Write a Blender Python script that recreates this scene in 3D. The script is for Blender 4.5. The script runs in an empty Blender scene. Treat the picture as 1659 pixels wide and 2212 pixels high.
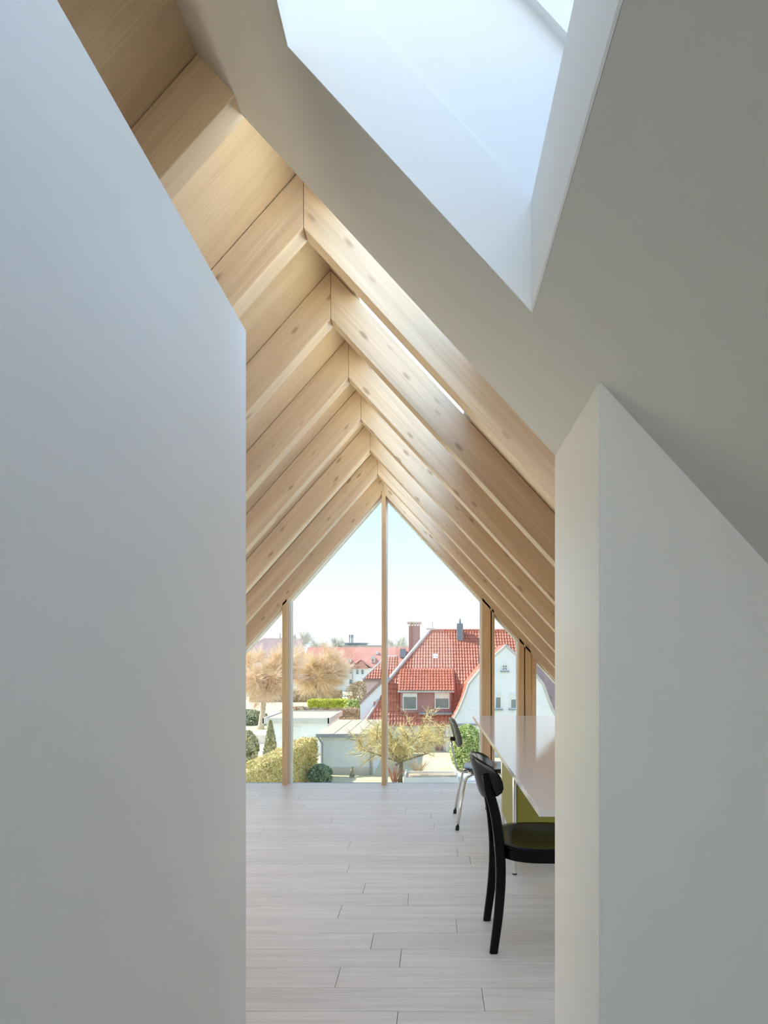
import bpy, math, random
import numpy as np
from mathutils import Matrix, Vector, Euler

scene = bpy.context.scene
C = scene.collection
F, CX, CY, EYE = 1300.0, 935.0, 1423.0, 1.27      # focal length / principal point in pixels of the 1659x2212 frame, eye height

# ------------------------------------------------------------------ camera
cam = bpy.data.objects.new('camera', bpy.data.cameras.new('camera'))
C.objects.link(cam)
cam.location = (0, 0, EYE)
cam.rotation_euler = (math.radians(90), 0, 0)
cam.data.sensor_fit = 'HORIZONTAL'
cam.data.sensor_width = 36.0
cam.data.lens = 36.0 * F / 1659.0
cam.data.shift_x = (829.5 - CX) / 1659.0
cam.data.shift_y = (CY - 1106.0) / 1659.0
cam.data.clip_start = 0.05
cam.data.clip_end = 2000
scene.camera = cam

# ------------------------------------------------------------------ sky, sun, exposure
scene.view_settings.view_transform = 'Standard'
scene.view_settings.look = 'None'
scene.view_settings.gamma = 1.0
scene.view_settings.exposure = 0.92
scene.view_settings.use_curve_mapping = False
try:
    scene.cycles.max_bounces = 16
    scene.cycles.diffuse_bounces = 10
    scene.cycles.glossy_bounces = 6
    scene.cycles.transparent_max_bounces = 16
    scene.cycles.use_denoising = True
    scene.cycles.sample_clamp_indirect = 8.0
    scene.cycles.caustics_reflective = False
    scene.cycles.caustics_refractive = False
except Exception:
    pass
SKY = 2.7
world = bpy.data.worlds.new('sky')
scene.world = world
world.use_nodes = True
wn, wl = world.node_tree.nodes, world.node_tree.links
wn.clear()
w_out = wn.new('ShaderNodeOutputWorld')
w_bg = wn.new('ShaderNodeBackground')
w_bg.inputs['Strength'].default_value = SKY
w_tc = wn.new('ShaderNodeTexCoord')
w_sep = wn.new('ShaderNodeSeparateXYZ')
w_ramp = wn.new('ShaderNodeValToRGB')
wl.new(w_tc.outputs['Generated'], w_sep.inputs[0])
wl.new(w_sep.outputs['Z'], w_ramp.inputs['Fac'])
wl.new(w_ramp.outputs['Color'], w_bg.inputs['Color'])
wl.new(w_bg.outputs[0], w_out.inputs['Surface'])
_r = w_ramp.color_ramp
_r.elements[0].position, _r.elements[0].color = 0.0, (0.98, 1.0, 1.0, 1)
_r.elements[1].position, _r.elements[1].color = 1.0, (0.34, 0.57, 1.0, 1)
for p_, c_ in ((0.06, (0.93, 0.98, 1.0)), (0.16, (0.74, 0.89, 0.98)), (0.30, (0.57, 0.78, 0.97))):
    e_ = _r.elements.new(p_)
    e_.color = (*c_, 1)
sun = bpy.data.objects.new('sun', bpy.data.lights.new('sun', 'SUN'))
C.objects.link(sun)
sun.data.energy = 14.0
sun.data.angle = math.radians(0.6)
sun.data.color = (1.0, 0.95, 0.87)
sun.rotation_euler = Vector((0.73, -0.14, -0.67)).to_track_quat('-Z', 'Y').to_euler()
GLASS_TINT = (0.49, 0.495, 0.495)       # tint added to the gable glass to dim the view outside, per face

# ------------------------------------------------------------------ helpers
W = {}                                  # world matrices of what has been built


def link(o, parent=None, world_m=Matrix.Identity(4)):
    C.objects.link(o)
    W[o.name] = world_m.copy()
    if parent is not None:
        o.parent = parent
        o.matrix_basis = W[parent.name].inverted() @ world_m
    else:
        o.matrix_basis = world_m
    return o


def tag(o, label=None, cat=None, group=None, kind=None):
    if label: o['label'] = label
    if cat: o['category'] = cat
    if group: o['group'] = group
    if kind: o['kind'] = kind
    return o


def empty(name, loc=(0, 0, 0), label=None, cat=None, group=None, kind=None, parent=None):
    o = bpy.data.objects.new(name, None)
    o.empty_display_size = 0.1
    link(o, parent, Matrix.Translation(loc))
    return tag(o, label, cat, group, kind)


class MB:
    def __init__(s):
        s.v, s.f = [], []

    def add(s, vs, fs):
        n = len(s.v)
        s.v.extend([tuple(p) for p in vs])
        s.f.extend([tuple(i + n for i in q) for q in fs])
        return s

    def box(s, x0, x1, y0, y1, z0, z1):
        return s.add([(x0, y0, z0), (x1, y0, z0), (x1, y1, z0), (x0, y1, z0), (x0, y0, z1), (x1, y0, z1), (x1, y1, z1), (x0, y1, z1)],
                     [(3, 2, 1, 0), (4, 5, 6, 7), (0, 1, 5, 4), (1, 2, 6, 5), (2, 3, 7, 6), (3, 0, 4, 7)])

    def obox(s, m, x0, x1, y0, y1, z0, z1):
        n = len(s.v)
        s.box(x0, x1, y0, y1, z0, z1)
        for i in range(n, len(s.v)):
            s.v[i] = tuple(m @ Vector(s.v[i]))
        return s

    def prism(s, poly, a, b, axis='Y'):
        """poly: 2D outline; axis Y: (x,z) extruded over y a..b, axis Z: (x,y) over z, axis X: (y,z) over x"""
        n = len(poly)
        def P(p, t):
            return (p[0], t, p[1]) if axis == 'Y' else ((p[0], p[1], t) if axis == 'Z' else (t, p[0], p[1]))
        area = sum(poly[i][0] * poly[(i + 1) % n][1] - poly[(i + 1) % n][0] * poly[i][1] for i in range(n))
        pl = list(poly) if area > 0 else list(poly)[::-1]
        vs = [P(p, a) for p in pl] + [P(p, b) for p in pl]
        fs = [tuple(range(n)), tuple(range(2 * n - 1, n - 1, -1))]
        fs += [(i, i + n, (i + 1) % n + n, (i + 1) % n) for i in range(n)]
        if axis in 'ZX':
            fs = [q[::-1] for q in fs]
        return s.add(vs, fs)

    def tube(s, pts, rad, n=8, cap=True):
        pts = [Vector(p) for p in pts]
        rad = rad if hasattr(rad, '__len__') else [rad] * len(pts)
        up = None
        vs, fs = [], []
        for i, p in enumerate(pts):
            d = (pts[min(i + 1, len(pts) - 1)] - pts[max(i - 1, 0)])
            d = d.normalized() if d.length > 1e-9 else Vector((0, 0, 1))
            if up is None:
                up = Vector((0, 0, 1)) if abs(d.z) < 0.9 else Vector((1, 0, 0))
            a = (up - d * up.dot(d)).normalized()
            up = a
            b = d.cross(a)
            for k in range(n):
                t = 2 * math.pi * k / n
                vs.append(p + (a * math.cos(t) + b * math.sin(t)) * rad[i])
        for i in range(len(pts) - 1):
            for k in range(n):
                k2 = (k + 1) % n
                fs.append((i * n + k, i * n + k2, (i + 1) * n + k2, (i + 1) * n + k))
        if cap:
            fs.append(tuple(range(n - 1, -1, -1)))
            fs.append(tuple(range((len(pts) - 1) * n, len(pts) * n)))
        return s.add(vs, fs)

    def loft(s, rings, cap=True):
        n = len(rings[0])
        vs = [p for r in rings for p in r]
        fs = []
        for i in range(len(rings) - 1):
            for k in range(n):
                k2 = (k + 1) % n
                fs.append((i * n + k, i * n + k2, (i + 1) * n + k2, (i + 1) * n + k))
        if cap:
            fs.append(tuple(range(n - 1, -1, -1)))
            fs.append(tuple(range((len(rings) - 1) * n, len(rings) * n)))
        return s.add(vs, fs)

    def build(s, name, mat, parent=None, frame=None, bevel=0.0, smooth=False, seg=1, fix=False):
        me = bpy.data.meshes.new(name)
        if frame is None:
            a = np.array(s.v)
            frame = Matrix.Translation(((a[:, 0].min() + a[:, 0].max()) / 2, (a[:, 1].min() + a[:, 1].max()) / 2, a[:, 2].min()))
        inv = frame.inverted()
        a = np.array(s.v, dtype=np.float64)
        m = np.array(inv)
        a = a @ m[:3, :3].T + m[:3, 3]
        me.from_pydata(a.tolist(), [], s.f)
        if fix:
            import bmesh
            b = bmesh.new(); b.from_mesh(me)
            bmesh.ops.recalc_face_normals(b, faces=b.faces)
            b.to_mesh(me); b.free()
        me.materials.append(mat)
        if smooth:
            me.polygons.foreach_set('use_smooth', [True] * len(me.polygons))
        me.update()
        o = bpy.data.objects.new(name, me)
        link(o, parent, frame)
        if bevel:
            bv = o.modifiers.new('bevel', 'BEVEL')
            bv.width, bv.segments, bv.limit_method = bevel, seg, 'ANGLE'
        return o


def px(x, y, d):
    """the point seen at pixel (x, y) at depth d"""
    return Vector(((x - CX) * d / F, d, EYE + (CY - y) * d / F))


# ------------------------------------------------------------------ materials
def new_mat(name):
    m = bpy.data.materials.new(name)
    m.use_nodes = True
    nt = m.node_tree
    return m, nt.nodes, nt.links, nt.nodes['Principled BSDF']


def plain(name, col, rough=0.6, metal=0.0, spec=0.5, bump=0.0, bscale=60.0, var=0.0, vscale=2.0, coords='Object'):
    m, n, l, b = new_mat(name)
    b.inputs['Roughness'].default_value = rough
    b.inputs['Metallic'].default_value = metal
    b.inputs['Specular IOR Level'].default_value = spec
    b.inputs['Base Color'].default_value = (*col, 1)
    tc = n.new('ShaderNodeTexCoord')
    if var:
        no = n.new('ShaderNodeTexNoise'); no.inputs['Scale'].default_value = vscale; no.inputs['Detail'].default_value = 5
        l.new(tc.outputs[coords], no.inputs['Vector'])
        r = n.new('ShaderNodeValToRGB')
        r.color_ramp.elements[0].position, r.color_ramp.elements[1].position = 0.3, 0.7
        r.color_ramp.elements[0].color = (*[c * (1 - var) for c in col], 1)
        r.color_ramp.elements[1].color = (*[min(1, c * (1 + var)) for c in col], 1)
        l.new(no.outputs['Fac'], r.inputs['Fac']); l.new(r.outputs['Color'], b.inputs['Base Color'])
    if bump:
        nb = n.new('ShaderNodeTexNoise'); nb.inputs['Scale'].default_value = bscale; nb.inputs['Detail'].default_value = 3
        l.new(tc.outputs[coords], nb.inputs['Vector'])
        bu = n.new('ShaderNodeBump'); bu.inputs['Strength'].default_value = bump; bu.inputs['Distance'].default_value = 0.002
        l.new(nb.outputs['Fac'], bu.inputs['Height']); l.new(bu.outputs['Normal'], b.inputs['Normal'])
    return m


def wood(name, light, dark, rough=0.45, knots=0.5, lamella=0.0, spec=0.5, grain=1.0, fine=0.08):
    """grain runs along the object's local X"""
    m, n, l, b = new_mat(name)
    tc = n.new('ShaderNodeTexCoord'); oi = n.new('ShaderNodeObjectInfo')
    off = n.new('ShaderNodeVectorMath'); off.operation = 'SCALE'
    comb = n.new('ShaderNodeCombineXYZ')
    for k, mul in enumerate((37.0, 11.0, 23.0)):
        mm = n.new('ShaderNodeMath'); mm.operation = 'MULTIPLY'; mm.inputs[1].default_value = mul
        l.new(oi.outputs['Random'], mm.inputs[0]); l.new(mm.outputs[0], comb.inputs[k])
    add = n.new('ShaderNodeVectorMath'); add.operation = 'ADD'
    l.new(tc.outputs['Object'], add.inputs[0]); l.new(comb.outputs[0], add.inputs[1])
    mp = n.new('ShaderNodeMapping'); mp.inputs['Scale'].default_value = (0.9, 16, 16)
    l.new(add.outputs[0], mp.inputs['Vector'])
    no = n.new('ShaderNodeTexNoise'); no.inputs['Scale'].default_value = 1.0 * grain; no.inputs['Detail'].default_value = 6
    no.inputs['Distortion'].default_value = 0.6
    l.new(mp.outputs[0], no.inputs['Vector'])
    r = n.new('ShaderNodeValToRGB')
    r.color_ramp.elements[0].position, r.color_ramp.elements[1].position = 0.32, 0.66
    r.color_ramp.elements[0].color, r.color_ramp.elements[1].color = (*dark, 1), (*light, 1)
    l.new(no.outputs['Fac'], r.inputs['Fac'])
    # fine fibre
    mp2 = n.new('ShaderNodeMapping'); mp2.inputs['Scale'].default_value = (3, 150, 150)
    l.new(add.outputs[0], mp2.inputs['Vector'])
    n2 = n.new('ShaderNodeTexNoise'); n2.inputs['Scale'].default_value = 1.0; n2.inputs['Detail'].default_value = 2
    l.new(mp2.outputs[0], n2.inputs['Vector'])
    mr = n.new('ShaderNodeMapRange'); mr.inputs['To Min'].default_value = 1 - fine; mr.inputs['To Max'].default_value = 1 + fine
    mr.inputs['From Min'].default_value = 0.3; mr.inputs['From Max'].default_value = 0.7
    l.new(n2.outputs['Fac'], mr.inputs['Value'])
    hsv = n.new('ShaderNodeHueSaturation')
    l.new(r.outputs['Color'], hsv.inputs['Color'])
    val = mr.outputs[0]
    # per-object tone
    pr = n.new('ShaderNodeMapRange'); pr.inputs['To Min'].default_value = 0.95; pr.inputs['To Max'].default_value = 1.05
    l.new(oi.outputs['Random'], pr.inputs['Value'])
    mu = n.new('ShaderNodeMath'); mu.operation = 'MULTIPLY'; l.new(val, mu.inputs[0]); l.new(pr.outputs[0], mu.inputs[1]); val = mu.outputs[0]
    if lamella:
        sp = n.new('ShaderNodeSeparateXYZ'); l.new(add.outputs[0], sp.inputs[0])
        m1 = n.new('ShaderNodeMath'); m1.operation = 'MULTIPLY'; m1.inputs[1].default_value = 1 / 0.042; l.new(sp.outputs['Z'], m1.inputs[0])
        m2 = n.new('ShaderNodeMath'); m2.operation = 'FLOOR'; l.new(m1.outputs[0], m2.inputs[0])
        wnn = n.new('ShaderNodeTexWhiteNoise'); wnn.noise_dimensions = '1D'; l.new(m2.outputs[0], wnn.inputs['W'])
        m3 = n.new('ShaderNodeMapRange'); m3.inputs['To Min'].default_value = 1 - lamella; m3.inputs['To Max'].default_value = 1 + lamella
        l.new(wnn.outputs['Value'], m3.inputs['Value'])
        m4 = n.new('ShaderNodeMath'); m4.operation = 'MULTIPLY'; l.new(val, m4.inputs[0]); l.new(m3.outputs[0], m4.inputs[1]); val = m4.outputs[0]
    l.new(val, hsv.inputs['Value'])
    col = hsv.outputs['Color']
    if knots:
        mpk = n.new('ShaderNodeMapping'); mpk.inputs['Scale'].default_value = (5.0, 14, 14)
        l.new(add.outputs[0], mpk.inputs['Vector'])
        vo = n.new('ShaderNodeTexVoronoi'); vo.inputs['Scale'].default_value = 1.0; vo.inputs['Randomness'].default_value = 1.0
        l.new(mpk.outputs[0], vo.inputs['Vector'])
        ks = n.new('ShaderNodeMapRange'); ks.inputs['From Min'].default_value = 0.19; ks.inputs['From Max'].default_value = 0.09
        ks.inputs['To Min'].default_value = 0.0; ks.inputs['To Max'].default_value = knots
        l.new(vo.outputs['Distance'], ks.inputs['Value'])
        sx = n.new('ShaderNodeSeparateColor'); l.new(vo.outputs['Color'], sx.inputs[0])
        gt = n.new('ShaderNodeMath'); gt.operation = 'GREATER_THAN'; gt.inputs[1].default_value = 0.25; l.new(sx.outputs[0], gt.inputs[0])
        mk = n.new('ShaderNodeMath'); mk.operation = 'MULTIPLY'; l.new(ks.outputs[0], mk.inputs[0]); l.new(gt.outputs[0], mk.inputs[1])
        mix = n.new('ShaderNodeMix'); mix.data_type = 'RGBA'
        l.new(mk.outputs[0], mix.inputs['Factor']); l.new(col, mix.inputs['A'])
        mix.inputs['B'].default_value = (0.22, 0.11, 0.055, 1)
        col = mix.outputs['Result']
    l.new(col, b.inputs['Base Color'])
    b.inputs['Roughness'].default_value = rough
    b.inputs['Specular IOR Level'].default_value = spec
    bu = n.new('ShaderNodeBump'); bu.inputs['Strength'].default_value = 0.15; bu.inputs['Distance'].default_value = 0.001
    l.new(n2.outputs['Fac'], bu.inputs['Height']); l.new(bu.outputs['Normal'], b.inputs['Normal'])
    return m


def glass(name, tint, refl=0.06):
    m, n, l, b = new_mat(name)
    n.remove(b)
    out = n['Material Output']
    tr = n.new('ShaderNodeBsdfTransparent'); tr.inputs['Color'].default_value = (*tint, 1)
    gl = n.new('ShaderNodeBsdfGlossy'); gl.inputs['Roughness'].default_value = 0.0
    lw = n.new('ShaderNodeLayerWeight'); lw.inputs['Blend'].default_value = 0.5
    pw = n.new('ShaderNodeMath'); pw.operation = 'POWER'; pw.inputs[1].default_value = 5.0
    l.new(lw.outputs['Facing'], pw.inputs[0])
    fr = n.new('ShaderNodeMath'); fr.operation = 'MULTIPLY_ADD'; fr.inputs[1].default_value = 0.90; fr.inputs[2].default_value = 0.02
    l.new(pw.outputs[0], fr.inputs[0])
    mx = n.new('ShaderNodeMixShader')
    l.new(fr.outputs[0], mx.inputs[0]); l.new(tr.outputs[0], mx.inputs[1]); l.new(gl.outputs[0], mx.inputs[2])
    l.new(mx.outputs[0], out.inputs['Surface'])
    return m


def leafy(name, a, b_, rough=0.6, scale=1.5):
    m, n, l, b = new_mat(name)
    g = n.new('ShaderNodeNewGeometry')
    no = n.new('ShaderNodeTexNoise'); no.inputs['Scale'].default_value = scale; no.inputs['Detail'].default_value = 4
    l.new(g.outputs['Position'], no.inputs['Vector'])
    ad = n.new('ShaderNodeMath'); ad.operation = 'ADD'
    ri = n.new('ShaderNodeMapRange'); ri.inputs['To Min'].default_value = -0.25; ri.inputs['To Max'].default_value = 0.25
    l.new(g.outputs['Random Per Island'], ri.inputs['Value'])
    l.new(no.outputs['Fac'], ad.inputs[0]); l.new(ri.outputs[0], ad.inputs[1])
    r = n.new('ShaderNodeValToRGB')
    r.color_ramp.elements[0].position, r.color_ramp.elements[1].position = 0.25, 0.75
    r.color_ramp.elements[0].color, r.color_ramp.elements[1].color = (*a, 1), (*b_, 1)
    l.new(ad.outputs[0], r.inputs['Fac']); l.new(r.outputs['Color'], b.inputs['Base Color'])
    b.inputs['Roughness'].default_value = rough
    return m


M = {}
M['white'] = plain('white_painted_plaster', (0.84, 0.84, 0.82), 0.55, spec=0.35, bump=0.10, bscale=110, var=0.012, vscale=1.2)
M['lining'] = plain('white_ceiling_paint_shaded', (0.61, 0.59, 0.545), 0.6, spec=0.3, bump=0.12, bscale=90, var=0.015, vscale=1.5)  # white lining; its dimmer light is put into a greyer base colour
M['jamb'] = plain('white_glazed_timber_trim', (0.83, 0.82, 0.79), 0.38, bump=0.2, bscale=90)
M['rafter'] = wood('spruce_rafter', (0.71, 0.56, 0.405), (0.62, 0.465, 0.315), 0.30, knots=0.55, lamella=0.05)
M['panel'] = wood('spruce_three_ply_panel', (0.62, 0.475, 0.33), (0.54, 0.40, 0.265), 0.5, knots=0.12, lamella=0.03, grain=0.7)  # tan board, darkened further for the shade between the rafters
M['post'] = wood('spruce_window_post', (0.66, 0.46, 0.27), (0.54, 0.35, 0.19), 0.5, knots=0.25)
M['oak'] = wood('whitewashed_oak_board', (0.87, 0.80, 0.715), (0.775, 0.695, 0.61), 0.40, knots=0.0, grain=1.3, fine=0.075)
M['subfloor'] = plain('dark_subfloor', (0.42, 0.36, 0.30), 0.9)
M['frame_white'] = plain('white_window_frame', (0.86, 0.87, 0.85), 0.35)
M['gap'] = plain('black_rubber_gasket', (0.012, 0.01, 0.01), 0.6)
M['glass_gable'] = glass('tinted_gable_glass', GLASS_TINT)
M['glass_clear'] = glass('clear_roof_glass', (0.985, 0.99, 0.99))
M['glass_dim'] = glass('dimming_roof_glass', (0.75, 0.735, 0.735))  # tint added to weaken the daylight coming down the shaft
M['table_white'] = plain('white_satin_laminate', (0.86, 0.86, 0.85), 0.09, spec=0.5)
M['olive'] = plain('olive_green_lacquer', (0.30, 0.27, 0.045), 0.5)
M['chrome'] = plain('chrome_steel', (0.78, 0.76, 0.73), 0.12, metal=1.0)
M['black_wood'] = plain('black_stained_beech', (0.003, 0.003, 0.003), 0.13, spec=0.16, bump=0.02)
M['black_ply'] = plain('black_plywood', (0.012, 0.012, 0.012), 0.2, spec=0.5)
M['rubber'] = plain('black_rubber', (0.01, 0.01, 0.01), 0.7)
M['tile'] = plain('glazed_red_clay_tile', (0.56, 0.19, 0.11), 0.30, spec=0.6, var=0.22, vscale=3)
M['tile_pink'] = plain('weathered_pink_roof_tile', (0.60, 0.27, 0.20), 0.7, var=0.12, vscale=0.8)
M['tile_brown'] = plain('brown_roof_tile', (0.42, 0.31, 0.29), 0.6, var=0.2)
M['mortar'] = plain('grey_ridge_mortar', (0.60, 0.57, 0.53), 0.8, var=0.1)
M['render'] = plain('white_house_render', (0.85, 0.88, 0.90), 0.85, var=0.03, vscale=1.0)
M['render_pink'] = plain('pale_pink_render', (0.80, 0.66, 0.64), 0.85, var=0.03)
M['dormer'] = plain('brown_red_cladding', (0.42, 0.22, 0.21), 0.6, var=0.1)
M['win_dark'] = plain('window_pane_far', (0.20, 0.25, 0.26), 0.1, spec=0.8)
M['grey_trim'] = plain('grey_metal_trim', (0.33, 0.36, 0.37), 0.5)
M['chim_brown'] = plain('brown_chimney_brick', (0.40, 0.28, 0.25), 0.8, var=0.2, vscale=6)
M['slate'] = plain('blue_grey_slate', (0.25, 0.30, 0.35), 0.6, var=0.1)
M['concrete'] = plain('pale_concrete', (0.62, 0.61, 0.58), 0.85, var=0.08)
M['felt'] = plain('pale_roof_felt', (0.56, 0.49, 0.36), 0.9, var=0.08, vscale=0.8)
M['shed_wall'] = plain('pale_blue_render', (0.80, 0.88, 0.92), 0.85, var=0.05, vscale=1.5)
M['lawn'] = leafy('dry_lawn', (0.54, 0.49, 0.30), (0.70, 0.64, 0.44), 0.9, 0.8)
M['asphalt'] = plain('grey_asphalt', (0.46, 0.46, 0.45), 0.9, var=0.1)
M['hedge'] = leafy('yellow_green_hedge', (0.58, 0.50, 0.18), (0.88, 0.74, 0.36), 0.7, 1.2)
M['thuja'] = leafy('grey_green_thuja', (0.34, 0.36, 0.18), (0.68, 0.62, 0.34), 0.7, 1.5)
M['shrub_green'] = leafy('dark_green_leaves', (0.16, 0.26, 0.15), (0.40, 0.52, 0.32), 0.5, 2.0)
M['lime'] = leafy('lime_green_leaves', (0.50, 0.55, 0.08), (0.80, 0.80, 0.15), 0.6, 1.0)
M['ivy'] = leafy('bright_green_leaves', (0.38, 0.50, 0.14), (0.75, 0.80, 0.40), 0.5, 2.0)
M['brush'] = leafy('brown_brushwood', (0.50, 0.38, 0.24), (0.78, 0.65, 0.45), 0.8, 0.7)
M['bark'] = plain('pale_bark', (0.66, 0.57, 0.43), 0.9, var=0.2, vscale=8)
M['bark_dark'] = plain('mossy_bark', (0.24, 0.20, 0.12), 0.9, var=0.25, vscale=8)
M['twig_orange'] = leafy('orange_brown_twigs', (0.86, 0.67, 0.46), (0.96, 0.85, 0.66), 0.8, 0.8)
M['twig_yellow'] = leafy('yellow_budding_twigs', (0.62, 0.50, 0.20), (0.88, 0.77, 0.42), 0.8, 1.0)
M['twig_red'] = leafy('red_twigs', (0.45, 0.20, 0.14), (0.66, 0.42, 0.30), 0.8, 1.0)
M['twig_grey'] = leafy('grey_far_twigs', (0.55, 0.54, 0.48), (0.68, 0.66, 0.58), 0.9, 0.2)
M['white_wood'] = plain('white_painted_timber', (0.82, 0.82, 0.80), 0.6)
M['stone'] = plain('mossy_stone', (0.34, 0.31, 0.22), 0.9, var=0.2, vscale=10)

# ------------------------------------------------------------------ room geometry
XR, ZR = -0.50, 2.935                 # ridge line of the rafter undersides
SL, SR = 1.128, 1.087                 # slopes
VT = 0.237                            # vertical height of a rafter
RY0, PITCH, RW = 2.323, 0.6195, 0.078 # first full rafter, spacing, width
XL, XRT = -2.45, 1.75                 # knee walls
YB, YE = -2.8, 6.12                   # back wall, gable


def zu(x):                            # underside of the rafters
    return ZR - (SL * (XR - x) if x < XR else SR * (x - XR))


def zw(x):                            # white lining below the right-hand rafters
    return EYE + 0.9865 - SR * x


# floor of individual oak boards -------------------------------------------------
floor = MB().box(XL - 0.1, XRT + 0.1, YB - 0.1, YE + 0.14, -0.25, -0.016).build('floor', M['subfloor'])
tag(floor, kind='structure')
rng = random.Random(5)
BW = 0.1548
joints = {2.17: [0.188, -1.9], 2.324: [-0.379, 1.5], 2.478: [-0.137, -2.2], 2.633: [-0.273, 1.35], 2.788: [0.113, -1.8], 2.943: [-0.467, 1.4],
          3.097: [-0.13, -2.0], 3.252: [-0.38, 1.2]}
k0 = int(math.floor((YB - 2.633) / BW))
k1 = int(math.ceil((YE + 0.02 - 2.633) / BW))
for k in range(k0, k1):
    y0, y1 = 2.633 + k * BW, 2.633 + (k + 1) * BW
    y0, y1 = max(y0, YB), min(y1, YE + 0.02)
    if y1 - y0 < 0.02:
        continue
    js = next((v for key, v in joints.items() if abs(key - (2.633 + k * BW)) < 0.05), None)
    if js is None:
        a = rng.uniform(XL + 0.3, XL + 2.0)
        js = [a, a + rng.uniform(1.6, 2.1)]
    xs = [XL] + sorted(j for j in js if XL + 0.2 < j < XRT - 0.2) + [XRT]
    for a, b in zip(xs[:-1], xs[1:]):
        g = 0.0010
        MB().box(a + g, b - g, y0 + g, y1 - g, -0.016, 0.0).build('floor_board', M['oak'], floor,
            frame=Matrix.Translation(((a + b) / 2, (y0 + y1) / 2, 0)), bevel=0.0012)

# wooden ceiling: rafters and panels ------------------------------------------------
ceiling = empty('ceiling', (XR, 2.0, ZR), kind='structure')


def slope_frame(side, y, z=ZR):
    s = SL if side < 0 else SR
    n = math.hypot(1, s)
    u = Vector((side / n, 0, -s / n)); v = Vector((0, 1, 0)); w = u.cross(v)
    m = Matrix((u, v, w)).transposed().to_4x4()
    m.translation = (XR, y, z)
    return m


def slope_poly(side, xa, xb, lo, hi):
    """outline in x,z between x = xa and xb, from lo to hi above the rafter underside plane"""
    s = SL if side < 0 else SR
    zz = lambda x: ZR - s * abs(x - XR)
    return [(xa, zz(xa) + lo), (xb, zz(xb) + lo), (xb, zz(xb) + hi), (xa, zz(xa) + hi)]


ys = [RY0 + PITCH * (i - 1) for i in range(-5, 8)]     # front faces of the rafters
for i, y in zip(range(-5, 8), ys):
    for side in (-1, 1):
        if side > 0 and i < 1:
            continue                                     # covered by the white lining
        xe = XL + 0.0 if side < 0 else XRT
        MB().prism(slope_poly(side, XR + side * 0.0008, xe, 0, VT), y, y + RW).build('rafter', M['rafter'], ceiling, frame=slope_frame(side, y), bevel=0.002)
LX0, LX1 = 1.52, 1.75                                  # unseen lower row of panes, added behind the table to brighten the room
SX0, SX1 = -0.39, 0.183                                # the roof windows between the rafters
for i in range(-5, 8):
    ya = RY0 + PITCH * (i - 1)
    yb = ya + PITCH if i < 7 else YE + 0.45  # last bay extended as an unseen overhang to keep the sun out
    if i == -5:
        ya = YB - 0.2
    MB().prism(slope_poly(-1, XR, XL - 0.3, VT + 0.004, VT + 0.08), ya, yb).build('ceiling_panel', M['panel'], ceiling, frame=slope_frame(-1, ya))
    if i < 0:
        continue
    ya = max(ya, 1.765)
    if i in range(0, 7):
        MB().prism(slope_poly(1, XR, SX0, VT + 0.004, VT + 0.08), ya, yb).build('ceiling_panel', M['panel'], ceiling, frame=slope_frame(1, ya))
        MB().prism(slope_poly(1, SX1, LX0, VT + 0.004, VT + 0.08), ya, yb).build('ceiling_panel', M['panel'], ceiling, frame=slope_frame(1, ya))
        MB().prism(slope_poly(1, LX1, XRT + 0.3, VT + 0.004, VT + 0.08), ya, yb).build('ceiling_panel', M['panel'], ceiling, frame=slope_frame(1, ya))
    else:
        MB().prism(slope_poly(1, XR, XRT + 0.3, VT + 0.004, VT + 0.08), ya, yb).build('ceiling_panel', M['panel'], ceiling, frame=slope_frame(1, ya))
win_n = 2
for i in range(0, 7):
    ya = max(RY0 + PITCH * (i - 1), 1.765)
    yb = RY0 + PITCH * i
    fr = MB()
    fr.prism(slope_poly(1, SX0, SX0 + 0.03, VT + 0.02, VT + 0.12), ya, yb)
    fr.prism(slope_poly(1, SX1 - 0.03, SX1, VT + 0.02, VT + 0.12), ya, yb)
    w = fr.build('window_%d' % win_n, M['frame_white'], frame=slope_frame(1, ya))
    tag(w, kind='structure')
    MB().prism(slope_poly(1, SX0 + 0.03, SX1 - 0.03, VT + 0.085, VT + 0.095), ya, yb).build('pane', M['glass_clear'], w, frame=slope_frame(1, ya))
    MB().prism(slope_poly(1, LX0, LX1, VT + 0.085, VT + 0.095), ya, yb).build('pane', M['glass_clear'], w, frame=slope_frame(1, ya))  # added pane of the lower row, for more daylight
    win_n += 1

# white lining of the near right-hand slope, with the light shaft of the roof window cut through it
LY1, T = 1.765, 0.244
HX0, HX1, HY0, HY1 = -0.3186, 0.2173, -0.15, 1.31
lin = MB()
def lin_part(xa, xb, ya, yb):
    lin.prism([(xa, zw(xa)), (xb, zw(xb)), (xb, zw(xb) + T), (xa, zw(xa) + T)], ya, yb)
XF = 2.07
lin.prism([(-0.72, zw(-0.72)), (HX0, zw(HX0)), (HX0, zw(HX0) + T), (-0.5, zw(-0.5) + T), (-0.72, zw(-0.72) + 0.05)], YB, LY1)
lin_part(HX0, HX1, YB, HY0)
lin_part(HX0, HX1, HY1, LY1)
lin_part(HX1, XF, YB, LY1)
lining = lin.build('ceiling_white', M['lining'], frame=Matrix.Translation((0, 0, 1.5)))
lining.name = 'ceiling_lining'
tag(lining, kind='structure')
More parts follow.
